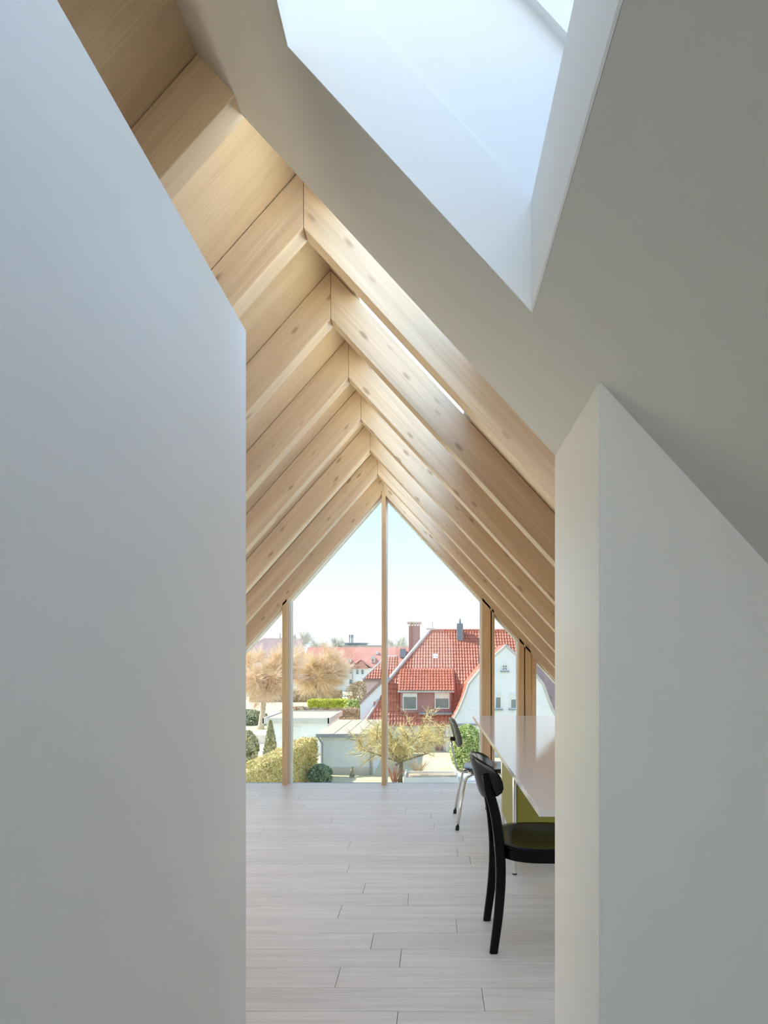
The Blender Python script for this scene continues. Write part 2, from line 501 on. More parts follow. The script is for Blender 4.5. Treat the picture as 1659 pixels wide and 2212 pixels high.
# curb of the shaft above the roof
LX = 0.47
zt = lambda x: zw(x) + 0.72
cb = MB()
poly_side = [(HX0 - 0.05, zw(HX0 - 0.05) + T), (HX1, zw(HX1) + T), (LX, zw(HX1) + T), (LX, zt(LX)), (HX0 - 0.05, zt(HX0 - 0.05))]
cb.prism(poly_side, HY1, HY1 + 0.05)
cb.prism(poly_side, HY0 - 0.05, HY0)
cb.prism([(HX0 - 0.05, zw(HX0 - 0.05) + T), (HX0, zw(HX0) + T), (HX0, zt(HX0)), (HX0 - 0.05, zt(HX0 - 0.05))], HY0 - 0.05, HY1 + 0.05)
cb.box(HX1 + 0.001, LX + 0.04, HY0, HY1, zw(HX1) + T - 0.04, zw(HX1) + T)
cb.prism([(LX, zw(HX1) + T), (LX + 0.04, zw(HX1) + T), (LX + 0.04, zt(LX + 0.04)), (LX, zt(LX))], HY0 - 0.05, HY1 + 0.05)
t_ = 0.004
cb.prism([(HX0, zw(HX0) + 0.0005), (HX1, zw(HX1) + 0.0005), (HX1, zw(HX1) + T), (HX0, zw(HX0) + T)], HY1 - t_, HY1 - 0.0005)
cb.prism([(HX0, zw(HX0) + 0.0005), (HX1, zw(HX1) + 0.0005), (HX1, zw(HX1) + T), (HX0, zw(HX0) + T)], HY0 + 0.0005, HY0 + t_)
cb.prism([(HX1 - t_, zw(HX1 - t_) + 0.0005), (HX1 - 0.0005, zw(HX1) + 0.0005), (HX1 - 0.0005, zw(HX1) + T), (HX1 - t_, zw(HX1) + T)], HY0 + t_, HY1 - t_)
cb.prism([(HX0 + 0.0005, zw(HX0) + 0.0005), (HX0 + t_, zw(HX0 + t_) + 0.0005), (HX0 + t_, zw(HX0) + T), (HX0 + 0.0005, zw(HX0) + T)], HY0 + t_, HY1 - t_)
shaft = cb.build('trim_1', M['white'], frame=Matrix.Translation((0, 0.6, 2)))
tag(shaft, kind='structure')
# the roof window on top of the shaft
wf = MB()
a0, a1 = 0.665, 0.78
def bar(xa, xb, ya, yb, lo=a0, hi=a1):
    wf.prism([(xa, zw(xa) + lo), (xb, zw(xb) + lo), (xb, zw(xb) + hi), (xa, zw(xa) + hi)], ya, yb)
bar(HX0 - 0.05, LX + 0.04, HY1 - 0.022, HY1 + 0.05)
bar(HX0 - 0.05, LX + 0.04, HY0 - 0.05, HY0 + 0.022)
bar(HX0 - 0.05, HX0 + 0.022, HY0 + 0.022, HY1 - 0.022)
bar(LX - 0.022, LX + 0.04, HY0 + 0.022, HY1 - 0.022)
sky_win = wf.build('window_%d' % win_n, M['frame_white'], frame=Matrix.Translation((0, 0.6, 2)))
tag(sky_win, kind='structure')
MB().prism([(HX0, zw(HX0) + 0.74), (LX, zw(LX) + 0.74), (LX, zw(LX) + 0.75), (HX0, zw(HX0) + 0.75)], HY0, HY1).build('pane', M['glass_dim'], sky_win)
win_n += 1

# walls ------------------------------------------------
WZ = EYE + 0.964
tag(MB().box(-0.66, -0.5487, YB, 1.77, 0, WZ).build('wall_left', M['white'], bevel=0.003, seg=2), kind='structure')
jx0 = 0.3614
tag(MB().prism([(jx0, 0), (XF - 0.02, 0), (XF - 0.02, max(0.02, zw(XF - 0.02))), (jx0, zw(jx0) + 0.01)], 1.294, 1.764).build('wall_right', M['white'], bevel=0.003, seg=2), kind='structure')
tj = MB().prism([(1.296, 0.0), (1.762, 0.0), (1.762, zw(jx0) + 0.0), (1.296, zw(jx0) + 0.0)], jx0 - 0.004, jx0 + 0.004, axis='X').build('trim_2', M['jamb'])
tag(tj, kind='structure')
lw = MB()
lw.box(XL - 0.1, XL, 4.9, YE, 0, zu(XL) + VT + 0.05)
lw.box(XL - 0.1, XL, YB, 1.9, 0, 0.72)
lw.box(XL - 0.1, XL, 1.9, 4.9, 0, 0.06)
lw.box(XL - 0.1, XL, YB, 4.9, 0.72, zu(XL) + VT + 0.05)
tag(lw.build('wall_far_left', M['white']), kind='structure')
lf = MB()
for y_ in (1.9, 2.9, 3.9, 4.86):
    lf.box(XL - 0.08, XL - 0.03, y_, y_ + 0.04, 0.06, 0.72)
lwin = tag(lf.build('window_20', M['frame_white']), kind='structure')  # unseen low window, added for daylight and bounce from the floor
MB().box(XL - 0.06, XL - 0.05, 1.9, 4.9, 0.06, 0.72).build('pane', M['glass_clear'], lwin)
tag(MB().box(XRT, XRT + 0.1, YB, YE, 0, zu(XRT) + VT + 0.05).build('wall_far_right', M['white']), kind='structure')
# back wall behind the camera with a wide window added to brighten the room
bw = MB()
bw.box(XL - 0.1, -1.9, YB - 0.1, YB, 0, 1.4)
bw.box(1.3, XRT + 0.4, YB - 0.1, YB, 0, 1.2)
bw.box(-1.9, 1.3, YB - 0.1, YB, 0, 0.95)
bw.box(-0.72, -0.5, YB - 0.1, YB, 0.1, 2.9)
wb = bw.build('wall_back', M['white'])
tag(wb, kind='structure')
bwf = MB()
bwf.box(-1.9, -1.86, YB - 0.08, YB - 0.02, 0.95, 1.3); bwf.box(1.26, 1.3, YB - 0.08, YB - 0.02, 0.95, 1.0)
bwf.box(-1.9, 1.3, YB - 0.08, YB - 0.02, 0.95, 0.99)
wbk = bwf.build('window_%d' % win_n, M['frame_white'])
tag(wbk, kind='structure')
MB().prism([(-1.9, 0.95), (1.3, 0.95), (1.3, zu(1.3) + 0.1), (XR, ZR + 0.15), (-1.9, zu(-1.9) + 0.1)], YB - 0.06, YB - 0.05).build('pane', M['glass_clear'], wbk)

# gable window ------------------------------------------------
YG = 6.04
gf = MB()                                     # white outer frame along the floor and the slopes
gf.box(XL, XRT, YE + 0.02, YE + 0.07, -0.06, -0.004)
gf.prism([(XR, ZR + VT), (XR, ZR - 0.015), (XL, zu(XL) - 0.015), (XL, zu(XL) + VT)], YE + 0.0, YE + 0.09)
gf.prism([(XR, ZR + VT), (XR, ZR - 0.015), (XRT, zu(XRT) - 0.015), (XRT, zu(XRT) + VT)], YE + 0.0, YE + 0.09)
gable = gf.build('window_1', M['frame_white'], frame=Matrix.Translation((XR, YE, 0)))
tag(gable, kind='structure')


def post(xa, xb, ya, yb, mat, name='post', top=0.03, z0=0.0):
    pts = [(xa, z0), (xb, z0), (xb, zu(xb) + top)]
    if xa < XR < xb:
        pts.append((XR, ZR + top))
    pts.append((xa, zu(xa) + top))
    rot = Matrix(((0, 0, 1, 0), (0, 1, 0, 0), (-1, 0, 0, 0), (0, 0, 0, 1)))
    fm = Matrix.Translation(((xa + xb) / 2, ya, 0)) @ rot
    return MB().prism(pts, ya, yb).build(name, mat, gable, frame=fm, bevel=0.0015)


post(-1.512, -1.466, YG, YE + 0.01, M['post'])
post(-0.513, -0.475, YG - 0.01, YE + 0.01, M['post'])
post(0.494, 0.581, YG, YE + 0.01, M['post'])
post(0.592, 0.616, YG, YE + 0.01, M['post'])
post(0.866, 0.917, YG, YE + 0.01, M['post'])
post(0.928, 0.984, YG, YE + 0.01, M['post'])
post(0.986, 1.040, YG + 0.012, YE + 0.01, M['post'])
post(0.581, 0.592, YG + 0.06, YE + 0.01, M['gap'], 'gasket')
post(0.917, 0.928, YG + 0.06, YE + 0.01, M['gap'], 'gasket')
for xa, xb in ((-1.470, -1.44), (-0.478, -0.463), (0.480, 0.497), (0.614, 0.630), (0.855, 0.868), (1.038, 1.05)):
    post(xa, xb, YE + 0.012, YE + 0.085, M['frame_white'], 'frame_profile')
for xa, xb in ((XL, -1.47), (-1.44, -0.495), (-0.463, 0.48), (0.63, 0.855), (1.05, XRT)):
    pts = [(xa, -0.004), (xb, -0.004), (xb, zu(xb))]
    if xa < XR < xb:
        pts.append((XR, ZR))
    pts.append((xa, zu(xa)))
    MB().prism(pts, YE + 0.04, YE + 0.05).build('pane', M['glass_gable'], gable)

# ------------------------------------------------------------------ table
TX0, TX1, TY0, TY1, TZ = 0.3735, 1.28, 2.117, 5.61, 0.74
table = empty('conference_table', (0.83, 3.86, 0), 'long white table with a square slab top on olive green panels and chrome legs', 'table')
MB().box(TX0, TX1, TY0, TY1, TZ - 0.026, TZ).build('tabletop', M['table_white'], table, bevel=0.0015, seg=2)
LXa, LXb, LYa, LYb = 0.482, 1.17, 3.545, 4.15
for x in (LXa, LXb):
    for y in (LYa, LYb):
        MB().tube([(x, y, 0.008), (x, y, TZ - 0.026)], 0.0125, 16).build('leg', M['chrome'], table, smooth=False)
        lg = MB().tube([(x, y, 0), (x, y, 0.008)], 0.0135, 12).build('foot', M['rubber'], table)
zb = 0.22
MB().box(LXa - 0.008, LXa + 0.008, LYa + 0.013, LYb - 0.013, zb, TZ - 0.028).build('olive_panel', M['olive'], table)
MB().box(LXb - 0.008, LXb + 0.008, LYa + 0.013, LYb - 0.013, zb, TZ - 0.028).build('olive_panel', M['olive'], table)
MB().box(LXa + 0.013, LXb - 0.013, LYa - 0.008, LYa + 0.008, zb, TZ - 0.028).build('olive_panel', M['olive'], table)
MB().box(LXa + 0.013, LXb - 0.013, LYb - 0.008, LYb + 0.008, zb, TZ - 0.028).build('olive_panel', M['olive'], table)
for o in table.children:
    if o.name.startswith('olive_panel'):
        o['label'] = 'olive green panel'

# ------------------------------------------------------------------ chairs
def sup(t, n):
    c, s_ = math.cos(t), math.sin(t)
    return math.copysign(abs(c) ** (2 / n), c), math.copysign(abs(s_) ** (2 / n), s_)


def pad(center_fn, half_w, zlo, zhi, thick, wrap, n=2.6, nu=24, nv=12, yc=0.0):
    """curved back pad: wraps forward (+X) at its ends; outline a superellipse in (y, z)"""
    mb = MB()
    grid = {}
    vs = []
    for side in (0, 1):
        for j in range(nv + 1):
            b = -1 + 2 * j / nv
            b = math.sin(b * math.pi / 2)
            wd = (1 - abs(b) ** n) ** (1 / n) if abs(b) < 1 else 0.0
            wd = max(wd, 0.30)
            for i in range(nu + 1):
                a = math.sin((-1 + 2 * i / nu) * math.pi / 2)
                y = a * wd * half_w
                z = zlo + (zhi - zlo) * (b + 1) / 2
                x = center_fn(z) + wrap * (y / half_w) ** 2
                ed = max(0.0, 1 - max(abs(a), abs(b)) ** 6)
                off = thick * (0.5 * (0.35 + 0.65 * ed))
                grid[(side, j, i)] = len(vs)
                vs.append((x + (off if side else -off), yc + y, z))
    fs = []
    for side in (0, 1):
        for j in range(nv):
            for i in range(nu):
                q = (grid[side, j, i], grid[side, j, i + 1], grid[side, j + 1, i + 1], grid[side, j + 1, i])
                fs.append(q if side else q[::-1])
    for j in range(nv):
        for i, fl in ((0, 0), (nu, 1)):
            q = (grid[0, j, i], grid[0, j + 1, i], grid[1, j + 1, i], grid[1, j, i])
            fs.append(q if fl else q[::-1])
    for i in range(nu):
        for j, fl in ((0, 0), (nv, 1)):
            q = (grid[0, j, i], grid[1, j, i], grid[1, j, i + 1], grid[0, j, i + 1])
            fs.append(q if fl else q[::-1])
    return mb.add(vs, fs)


def strip(path, wy, dx, y, lean_y=0.0):
    """a bent square-section bar following path of (x, z); dx half depth per point"""
    rings = []
    for k, (x, z) in enumerate(path):
        h = dx[k] if hasattr(dx, '__len__') else dx
        p0 = path[max(k - 1, 0)]; p1 = path[min(k + 1, len(path) - 1)]
        tx, tz = p1[0] - p0[0], p1[1] - p0[1]
        L = math.hypot(tx, tz)
        nx, nz = tz / L, -tx / L
        yy = y + lean_y * k / (len(path) - 1)
        if k in (0, len(path) - 1):
            nz = 0; nx = 1
        r = []
        for (sx, sy) in ((-1, -.6), (-.7, -1), (.7, -1), (1, -.6), (1, .6), (.7, 1), (-.7, 1), (-1, .6)):
            r.append((x + nx * h * sx, yy + wy * sy, z + nz * h * sx))
        rings.append(r)
    return MB().loft(rings)


def smooth_path(pts, n=18):
    pts = [Vector((p[0], 0, p[1])) for p in pts]
    out = []
    P = [pts[0] * 2 - pts[1]] + pts + [pts[-1] * 2 - pts[-2]]
    for i in range(1, len(P) - 2):
        for k in range(n // (len(pts) - 1) + 1):
            t = k / (n // (len(pts) - 1) + 1)
            a, b, c, d = P[i - 1], P[i], P[i + 1], P[i + 2]
            q = 0.5 * ((2 * b) + (c - a) * t + (2 * a - 5 * b + 4 * c - d) * t * t + (-a + 3 * b - 3 * c + d) * t ** 3)
            out.append((q.x, q.z))
    out.append((pts[-1].x, pts[-1].z))
    return out


YN, YF = 2.60, 2.925
bc = empty('wooden_chair', (0.48, 2.76, 0), 'black wooden chair with curved backrest at the near end of the white table', 'chair')
rear = smooth_path([(0.262, 0.0), (0.284, 0.17), (0.294, 0.33), (0.288, 0.47), (0.270, 0.60), (0.243, 0.70), (0.230, 0.765)])
nrear = len(rear)
for y in (YN, YF):
    o = strip(rear, 0.016, [0.018 + 0.004 * math.sin(math.pi * k / (nrear - 1)) for k in range(nrear)], y, lean_y=0.02 if y == YN else -0.02).build('leg', M['black_wood'], bc, fix=True)
    o.modifiers.new('b', 'BEVEL').width = 0.002
for y in (YN + 0.01, YF - 0.01):
    strip([(0.685, 0.0), (0.683, 0.14), (0.68, 0.28), (0.678, 0.41)], 0.016, [0.014, 0.016, 0.018, 0.019], y).build('leg', M['black_wood'], bc, fix=True)
# seat: dished ply on a bent frame
def seat_ring(cx, cy, hx, hy, z, n=2.8, k=48):
    return [(cx + hx * sup(2 * math.pi * i / k, n)[0], cy + hy * sup(2 * math.pi * i / k, n)[1], z) for i in range(k)]
scx, scy, shx, shy = 0.505, 2.765, 0.225, 0.222
MB().loft([seat_ring(scx, scy, shx - 0.014, shy - 0.014, 0.400), seat_ring(scx, scy, shx - 0.002, shy - 0.002, 0.403), seat_ring(scx, scy, shx - 0.001, shy - 0.001, 0.449)]).build('seat_frame', M['black_wood'], bc, smooth=False, bevel=0.002)
sr = [seat_ring(scx, scy, shx - 0.003, shy - 0.003, 0.4485), seat_ring(scx, scy, shx, shy, 0.4495), seat_ring(scx, scy, shx, shy, 0.457), seat_ring(scx, scy, shx - 0.006, shy - 0.006, 0.461),
      seat_ring(scx, scy, (shx) * .85, (shy) * .85, 0.4585), seat_ring(scx, scy, shx * .6, shy * .6, 0.453), seat_ring(scx, scy, shx * .3, shy * .3, 0.450), seat_ring(scx, scy, shx * .004, shy * .004, 0.449)]
MB().loft(sr).build('seat', M['black_wood'], bc, smooth=True)
pad(lambda z: 0.172 + (0.836 - z) * 0.26, 0.208, 0.650, 0.836, 0.018, 0.098, n=2.5, yc=2.762).build('backrest', M['black_wood'], bc, smooth=True, bevel=0)

# steel chair
sc = empty('steel_chair', (0.42, 4.68, 0), 'chrome tube chair with black shell seat and backrest, farther along the white table', 'chair')
SYN, SYF = 4.462, 4.943
syc = 0.5 * (SYN + SYF)
pad(lambda z: 0.128 + (0.808 - z) * 0.27, 0.20, 0.59, 0.808, 0.014, 0.05, n=3.2, yc=syc).build('backrest', M['black_ply'], sc, smooth=True)
bp = [(0.137, 0.655), (0.146, 0.60), (0.168, 0.50), (0.183, 0.435), (0.19, 0.412), (0.206, 0.397), (0.23, 0.392), (0.40, 0.398)]
MB().tube([(x, syc, z) for x, z in bp], 0.008, 10).build('back_support', M['chrome'], sc, smooth=True)
MB().tube([(0.137, syc, 0.648), (0.172, syc, 0.640)], 0.016, 14).build('knob', M['rubber'], sc, smooth=False)
scx2 = 0.43
sr2 = [seat_ring(scx2, syc, 0.18, 0.19, 0.418, 3), seat_ring(scx2, syc, 0.19, 0.20, 0.424, 3), seat_ring(scx2, syc, 0.19, 0.20, 0.432, 3), seat_ring(scx2, syc, 0.18, 0.19, 0.438, 3),
       seat_ring(scx2, syc, 0.12, 0.13, 0.434, 3), seat_ring(scx2, syc, 0.05, 0.06, 0.431, 3), seat_ring(scx2, syc, 0.005, 0.006, 0.430, 3)]
MB().loft(sr2).build('seat', M['black_ply'], sc, smooth=True)
MB().box(0.27, 0.60, syc - 0.13, syc + 0.13, 0.398, 0.414).build('seat_frame', M['chrome'], sc, bevel=0.004)
for y, yi in ((SYN, SYN + 0.10), (SYF, SYF - 0.10)):
    rear_t = [(0.1815, y, 0.012), (0.212, y + (yi - y) * 0.25, 0.20), (0.243, y + (yi - y) * 0.55, 0.35), (0.258, y + (yi - y) * 0.72, 0.378), (0.30, y + (yi - y) * 0.85, 0.396), (0.36, yi, 0.400)]
    o = MB().tube(rear_t, 0.0105, 12).build('leg', M['chrome'], sc, smooth=True)
    MB().tube([(0.180, y, 0.0), (0.183, y, 0.028)], 0.0135, 12).build('rubber_foot', M['rubber'], o)
for y, yi in ((SYN + 0.03, SYN + 0.11), (SYF + 0.12, SYF - 0.06)):
    xf = 0.44 if y > 4.7 else 0.60
    fr_t = [(xf + 0.015, y, 0.012), (xf - 0.02, y + (yi - y) * 0.4, 0.22), (xf - 0.045, y + (yi - y) * 0.8, 0.37), (xf - 0.075, yi, 0.398), (xf - 0.13, yi, 0.400)]
    o = MB().tube(fr_t, 0.0105, 12).build('leg', M['chrome'], sc, smooth=True)
    MB().tube([(xf + 0.016, y, 0.0), (xf + 0.013, y, 0.024)], 0.0135, 12).build('rubber_foot', M['rubber'], o)

# ------------------------------------------------------------------ outdoors
G = -5.73                               # street level, two storeys below the attic floor


def gp(x, y):                           # ground point seen at a pixel
    d = (EYE - G) * F / (y - CY)
    return Vector(((x - CX) * d / F, d, G))


ground = MB().box(-160, 160, -80, 420, G - 0.4, G).build('ground_lawn', M['lawn'])
tag(ground, kind='structure')
road = MB().box(-45, -12.6, 51.0, 58.5, G - 0.1, G + 0.03).build('road', M['asphalt'])
tag(road, kind='structure')


def leaves(mb, pts, size, rng):
    P = np.array(pts)
    n = len(P)
    a = rng.normal(size=(n, 3)); a /= np.linalg.norm(a, axis=1)[:, None]
    b = np.cross(a, rng.normal(size=(n, 3))); b /= np.linalg.norm(b, axis=1)[:, None]
    s = size * rng.uniform(0.6, 1.3, size=(n, 1))
    q = np.stack([P - a * s, P + b * s * 0.55, P + a * s, P - b * s * 0.55], axis=1).reshape(-1, 3)
    n0 = len(mb.v)
    mb.v.extend(map(tuple, q.tolist()))
    mb.f.extend([(n0 + 4 * i, n0 + 4 * i + 1, n0 + 4 * i + 2, n0 + 4 * i + 3) for i in range(n)])
    return mb


def twigs(mb, starts, dirs, length, rad, rng, droop=0.0, jit=0.25, seg=2):
    for s0, d in zip(starts, dirs):
        p = Vector(s0); d = Vector(d).normalized()
        L = length * rng.uniform(0.6, 1.25)
        pts = [p.copy()]
        for k in range(seg):
            d = (d + Vector(rng.normal(size=3)) * jit * 0.5 + Vector((0, 0, -droop))).normalized()
            p = p + d * (L / seg)
            pts.append(p.copy())
        mb.tube(pts, [rad * (1 - 0.65 * k / seg) for k in range(seg + 1)], 3, cap=False)


def bare_tree(name, label, base, cc, cr, ntrunk_r, nlimb, ntwig, twig_len, twig_r, bark, twig, seed, droop=0.0, up=0.35, group=None, knots=True, limb_r=0.35, lean=(0, 0), out=1.0):
    rng = np.random.default_rng(seed)
    root = empty(name, base, label, 'tree', group)
    base = Vector(base); cc = Vector(cc); cr = Vector(cr)
    fork = Vector((base.x * 0.3 + cc.x * 0.7 + lean[0], base.y * 0.3 + cc.y * 0.7 + lean[1], cc.z - cr.z * 0.75))
    t = MB()
    mid = (base + fork) / 2 + Vector((lean[0] * 0.3, 0, 0))
    t.tube([base - Vector((0, 0, 0.1)), base * 0.7 + mid * 0.3, mid, fork], [ntrunk_r * 1.25, ntrunk_r, ntrunk_r * 0.9, ntrunk_r * 0.8], 10)
    t.build('trunk', bark, root, smooth=True)
    lb, tw = MB(), MB()
    S, D = [], []
    for k in range(nlimb):
        th = 2 * math.pi * (k + rng.uniform(0, 0.7)) / nlimb
        ph = rng.uniform(-0.15, 0.95)
        tip = cc + Vector((math.cos(th) * math.cos(ph) * cr.x, math.sin(th) * math.cos(ph) * cr.y, math.sin(ph) * cr.z)) * rng.uniform(0.55, 0.85)
        m1 = fork.lerp(tip, 0.35) + Vector(rng.normal(size=3)) * 0.12 * cr.x
        m2 = fork.lerp(tip, 0.7) + Vector(rng.normal(size=3)) * 0.10 * cr.x
        lr = ntrunk_r * limb_r
        pts = [fork, m1, m2, tip]
        lb.tube(pts, [lr, lr * 0.8, lr * 0.6, lr * 0.35], 6)
        for q in range(3):                       # side branches
            f = rng.uniform(0.3, 0.95)
            s0 = m1.lerp(tip, f)
            e0 = s0 + ((s0 - cc).normalized() * out + Vector(rng.normal(size=3)) * 0.6).normalized() * cr.x * rng.uniform(0.25, 0.5)
            lb.tube([s0, s0.lerp(e0, 0.5) + Vector(rng.normal(size=3)) * 0.05 * cr.x, e0], [lr * 0.4, lr * 0.3, lr * 0.18], 5)
            for _ in range(int(ntwig / (nlimb * 6))):
                p = s0.lerp(e0, rng.uniform(0, 1)); S.append(p); D.append((p - cc).normalized() * out + Vector((0, 0, up)) + Vector(rng.normal(size=3)) * 0.55)
        for _ in range(int(ntwig / (nlimb * 2))):
            p = m1.lerp(m2, rng.uniform(0, 1)) if rng.uniform() < 0.4 else m2.lerp(tip, rng.uniform(0, 1))
            S.append(p); D.append((p - cc).normalized() * out + Vector((0, 0, up)) + Vector(rng.normal(size=3)) * 0.55)
    lb.build('branches', bark, root, smooth=True)
    twigs(tw, S, D, twig_len, twig_r, rng, droop)
    tag(tw.build('twigs', twig, root), kind='stuff')
    return root


def box_hedge(name, label, corners, h, mat, n, leaf, seed, group=None, cat='hedge'):
    """corners: four ground points of the hedge's plan"""
    rng = np.random.default_rng(seed)
    c = [Vector(p) for p in corners]
    root = empty(name, (sum((p.x for p in c)) / 4, sum((p.y for p in c)) / 4, G), label, cat, group)
    core = MB()
    ins = [p for p in c]
    m = sum(c, Vector()) / 4
    lo = [p.lerp(m, 0.03) for p in ins]
    core.add([(p.x, p.y, G) for p in lo] + [(p.x, p.y, G + h - 0.06) for p in lo], [(0, 1, 2, 3)[::-1], (4, 5, 6, 7), (0, 1, 5, 4), (1, 2, 6, 5), (2, 3, 7, 6), (3, 0, 4, 7)])
    core.build('branches', mat, root, fix=True)
    pts = []
    faces = [(c[0], c[1], 's'), (c[1], c[2], 's'), (c[2], c[3], 's'), (c[3], c[0], 's')]
    areas = [((a - b).length * h) for a, b, _ in faces] + [((c[1] - c[0]).length * (c[2] - c[1]).length)]
    tot = sum(areas)
    for (a, b, _), ar in zip(faces, areas):
        for _k in range(int(n * ar / tot)):
            t, z = rng.uniform(), rng.uniform()
            p = a.lerp(b, t); pts.append((p.x, p.y, G + z * h))
    for _k in range(int(n * areas[4] / tot)):
        s, t = rng.uniform(), rng.uniform()
        p = c[0].lerp(c[1], s).lerp(c[3].lerp(c[2], s), t); pts.append((p.x, p.y, G + h))
    P = np.array(pts) + rng.normal(size=(len(pts), 3)) * 0.04
    tag(leaves(MB(), P, leaf, rng).build('foliage', mat, root), kind='stuff')
    return root


def blob_shrub(name, label, base, rx, ry, h, mat, n, leaf, seed, group=None, cone=0.0, cat='shrub'):
    rng = np.random.default_rng(seed)
    root = empty(name, base, label, cat, group)
    b = Vector(base)
    st = MB()
    for k in range(5):
        th = 2 * math.pi * k / 5
        st.tube([b, b + Vector((math.cos(th) * rx * 0.3, math.sin(th) * ry * 0.3, h * 0.5)), b + Vector((math.cos(th) * rx * 0.45, math.sin(th) * ry * 0.45, h * 0.8))], [0.03, 0.022, 0.012], 5)
    st.build('stems', M['bark_dark'], root)
    z = rng.uniform(0, 1, n) ** 0.8
    th = rng.uniform(0, 2 * math.pi, n)
    prof = np.where(cone > 0, (1 - z) ** (0.7) * 1.0, np.sqrt(np.clip(1 - (2 * z - 0.9) ** 2 / 1.25, 0.02, 1)))
    r = prof * np.sqrt(rng.uniform(0.25, 1, n)) * (1 + 0.18 * np.sin(5 * th + 9 * z))
    P = np.stack([b.x + rx * r * np.cos(th), b.y + ry * r * np.sin(th), b.z + 0.05 + z * h], axis=1)
    tag(leaves(MB(), P, leaf, rng).build('foliage', mat, root), kind='stuff')
    return root


# --- houses -----------------------------------------------------------------
def tile_plane(mb, o, u, v, poly, tw=0.225, tl=0.36):
    """pantiles laid on the plane o + a*u + b*v inside the outline poly of (a, b)"""
    u = Vector(u).normalized(); v = Vector(v).normalized(); n = u.cross(v).normalized(); o = Vector(o)
    a0, a1 = min(p[0] for p in poly), max(p[0] for p in poly)
    b0, b1 = min(p[1] for p in poly), max(p[1] for p in poly)

    def inside(a, b):
        c = False
        for i in range(len(poly)):
            x1, y1 = poly[i]; x2, y2 = poly[i - 1]
            if (y1 > b) != (y2 > b) and a < (x2 - x1) * (b - y1) / (y2 - y1) + x1:
                c = not c
        return c
    prof = ((0.0, 0.010), (0.45, 0.074), (0.60, 0.062), (0.78, 0.022), (1.0, 0.010))
    j = 0
    b = b0
    while b < b1:
        k = 0
        a = a0
        while a < a1:
            if inside(a + tw / 2, b + tl / 2):
                vs, fs = [], []
                for (t, h) in prof:
                    for (bb, dh) in ((b - 0.03, 0.045), (b + tl, 0.0)):
                        vs.append(o + u * (a + t * tw) + v * bb + n * (h + dh))
                    vs.append(o + u * (a + t * tw) + v * (b - 0.03) + n * (h + 0.018))
                for q in range(len(prof) - 1):
                    i0, i1 = 3 * q, 3 * (q + 1)
                    fs.append((i0, i1, i1 + 1, i0 + 1))
                    fs.append((i0 + 2, i1 + 2, i1, i0))
                mb.add(vs, fs)
            a += tw
        b += tl
    return mb


def slab(mb, pts, th):
    """a thin slab from a planar outline, thickened downwards"""
    pts = [Vector(p) for p in pts]
    n = len(pts)
    vs = pts + [p - Vector((0, 0, th)) for p in pts]
    fs = [tuple(range(n)), tuple(range(2 * n - 1, n - 1, -1))] + [(i, i + n, (i + 1) % n + n, (i + 1) % n) for i in range(n)]
    return mb.add(vs, fs)


def far_window(parent, x0, x1, z0, z1, y, bars=1, rows=1, sill=True, blind=0.0, dark=None, cross=0.05):
    f = MB()
    t = 0.07
    f.box(x0 - t, x0, y - 0.05, y + 0.05, z0 - t, z1 + t); f.box(x1, x1 + t, y - 0.05, y + 0.05, z0 - t, z1 + t)
    f.box(x0, x1, y - 0.05, y + 0.05, z1, z1 + t); f.box(x0, x1, y - 0.05, y + 0.05, z0 - t, z0)
    for k in range(1, bars):
        xm = x0 + (x1 - x0) * k / bars; f.box(xm - cross / 2, xm + cross / 2, y - 0.04, y + 0.03, z0, z1)
    for k in range(1, rows):
        zm = z0 + (z1 - z0) * k / rows; f.box(x0, x1, y - 0.04, y + 0.03, zm - cross / 2, zm + cross / 2)
    o = f.build('window', M['white_wood'], parent)
    MB().box(x0, x1, y - 0.01, y + 0.03, z0, z1).build('pane', dark or M['win_dark'], o)
    if blind:
        MB().box(x0, x1, y - 0.035, y - 0.012, z1 - blind, z1).build('blind', M['white_wood'], o)
    if sill:
        MB().box(x0 - 0.18, x1 + 0.18, y - 0.16, y + 0.02, z0 - t - 0.10, z0 - t).build('sill', M['grey_trim'], o)
    return o


def X(x, d): return (x - CX) * d / F
def Z(y, d): return EYE + (CY - y) * d / F


# main neighbour house -------------------------------------------------------
hs = empty('neighbour_house', (2, 44, G), 'large white house with glazed red tile roof, dormer and white gable facing the window', 'house')
dr, db_, de = 50.8, 46.7, 45.4
ridgeL = Vector((X(929, dr), dr, Z(1363, dr))); ridgeR = Vector((9.9, dr, Z(1363, dr)))
brkL = Vector((X(833, db_), db_, Z(1478, db_))); brkR = Vector((12.4, db_, Z(1478, db_)))
eavL = Vector((X(786, de), de, Z(1565, de))); eavR = Vector((13.0, de, Z(1565, de)))
# roof deck below the tiles
dk = MB()
slab(dk, [brkL, brkR, ridgeR, ridgeL], 0.12)
slab(dk, [eavL, eavR, brkR, brkL], 0.12)
bk = [Vector((brkL.x, 2 * dr - db_, brkL.z)), Vector((eavL.x, 2 * dr - de, eavL.z))]
slab(dk, [brkL, ridgeL, bk[0]], 0.12)
slab(dk, [eavL, brkL, bk[0], bk[1]], 0.12)
bkR = Vector((brkR.x, 2 * dr - db_, brkR.z))
slab(dk, [ridgeL, ridgeR, bkR, bk[0]], 0.12)
slab(dk, [ridgeR, brkR, bkR], 0.12)
dk.build('roof', M['tile'], hs, fix=True)
tl_ = MB()
v_up = (ridgeL - Vector((ridgeL.x, brkL.y, brkL.z))).normalized()
Lup = (ridgeL - Vector((ridgeL.x, brkL.y, brkL.z))).length
tile_plane(tl_, Vector((0, brkL.y, brkL.z)), (1, 0, 0), v_up, [(brkL.x, 0), (brkR.x, 0), (ridgeR.x, Lup), (ridgeL.x, Lup)])
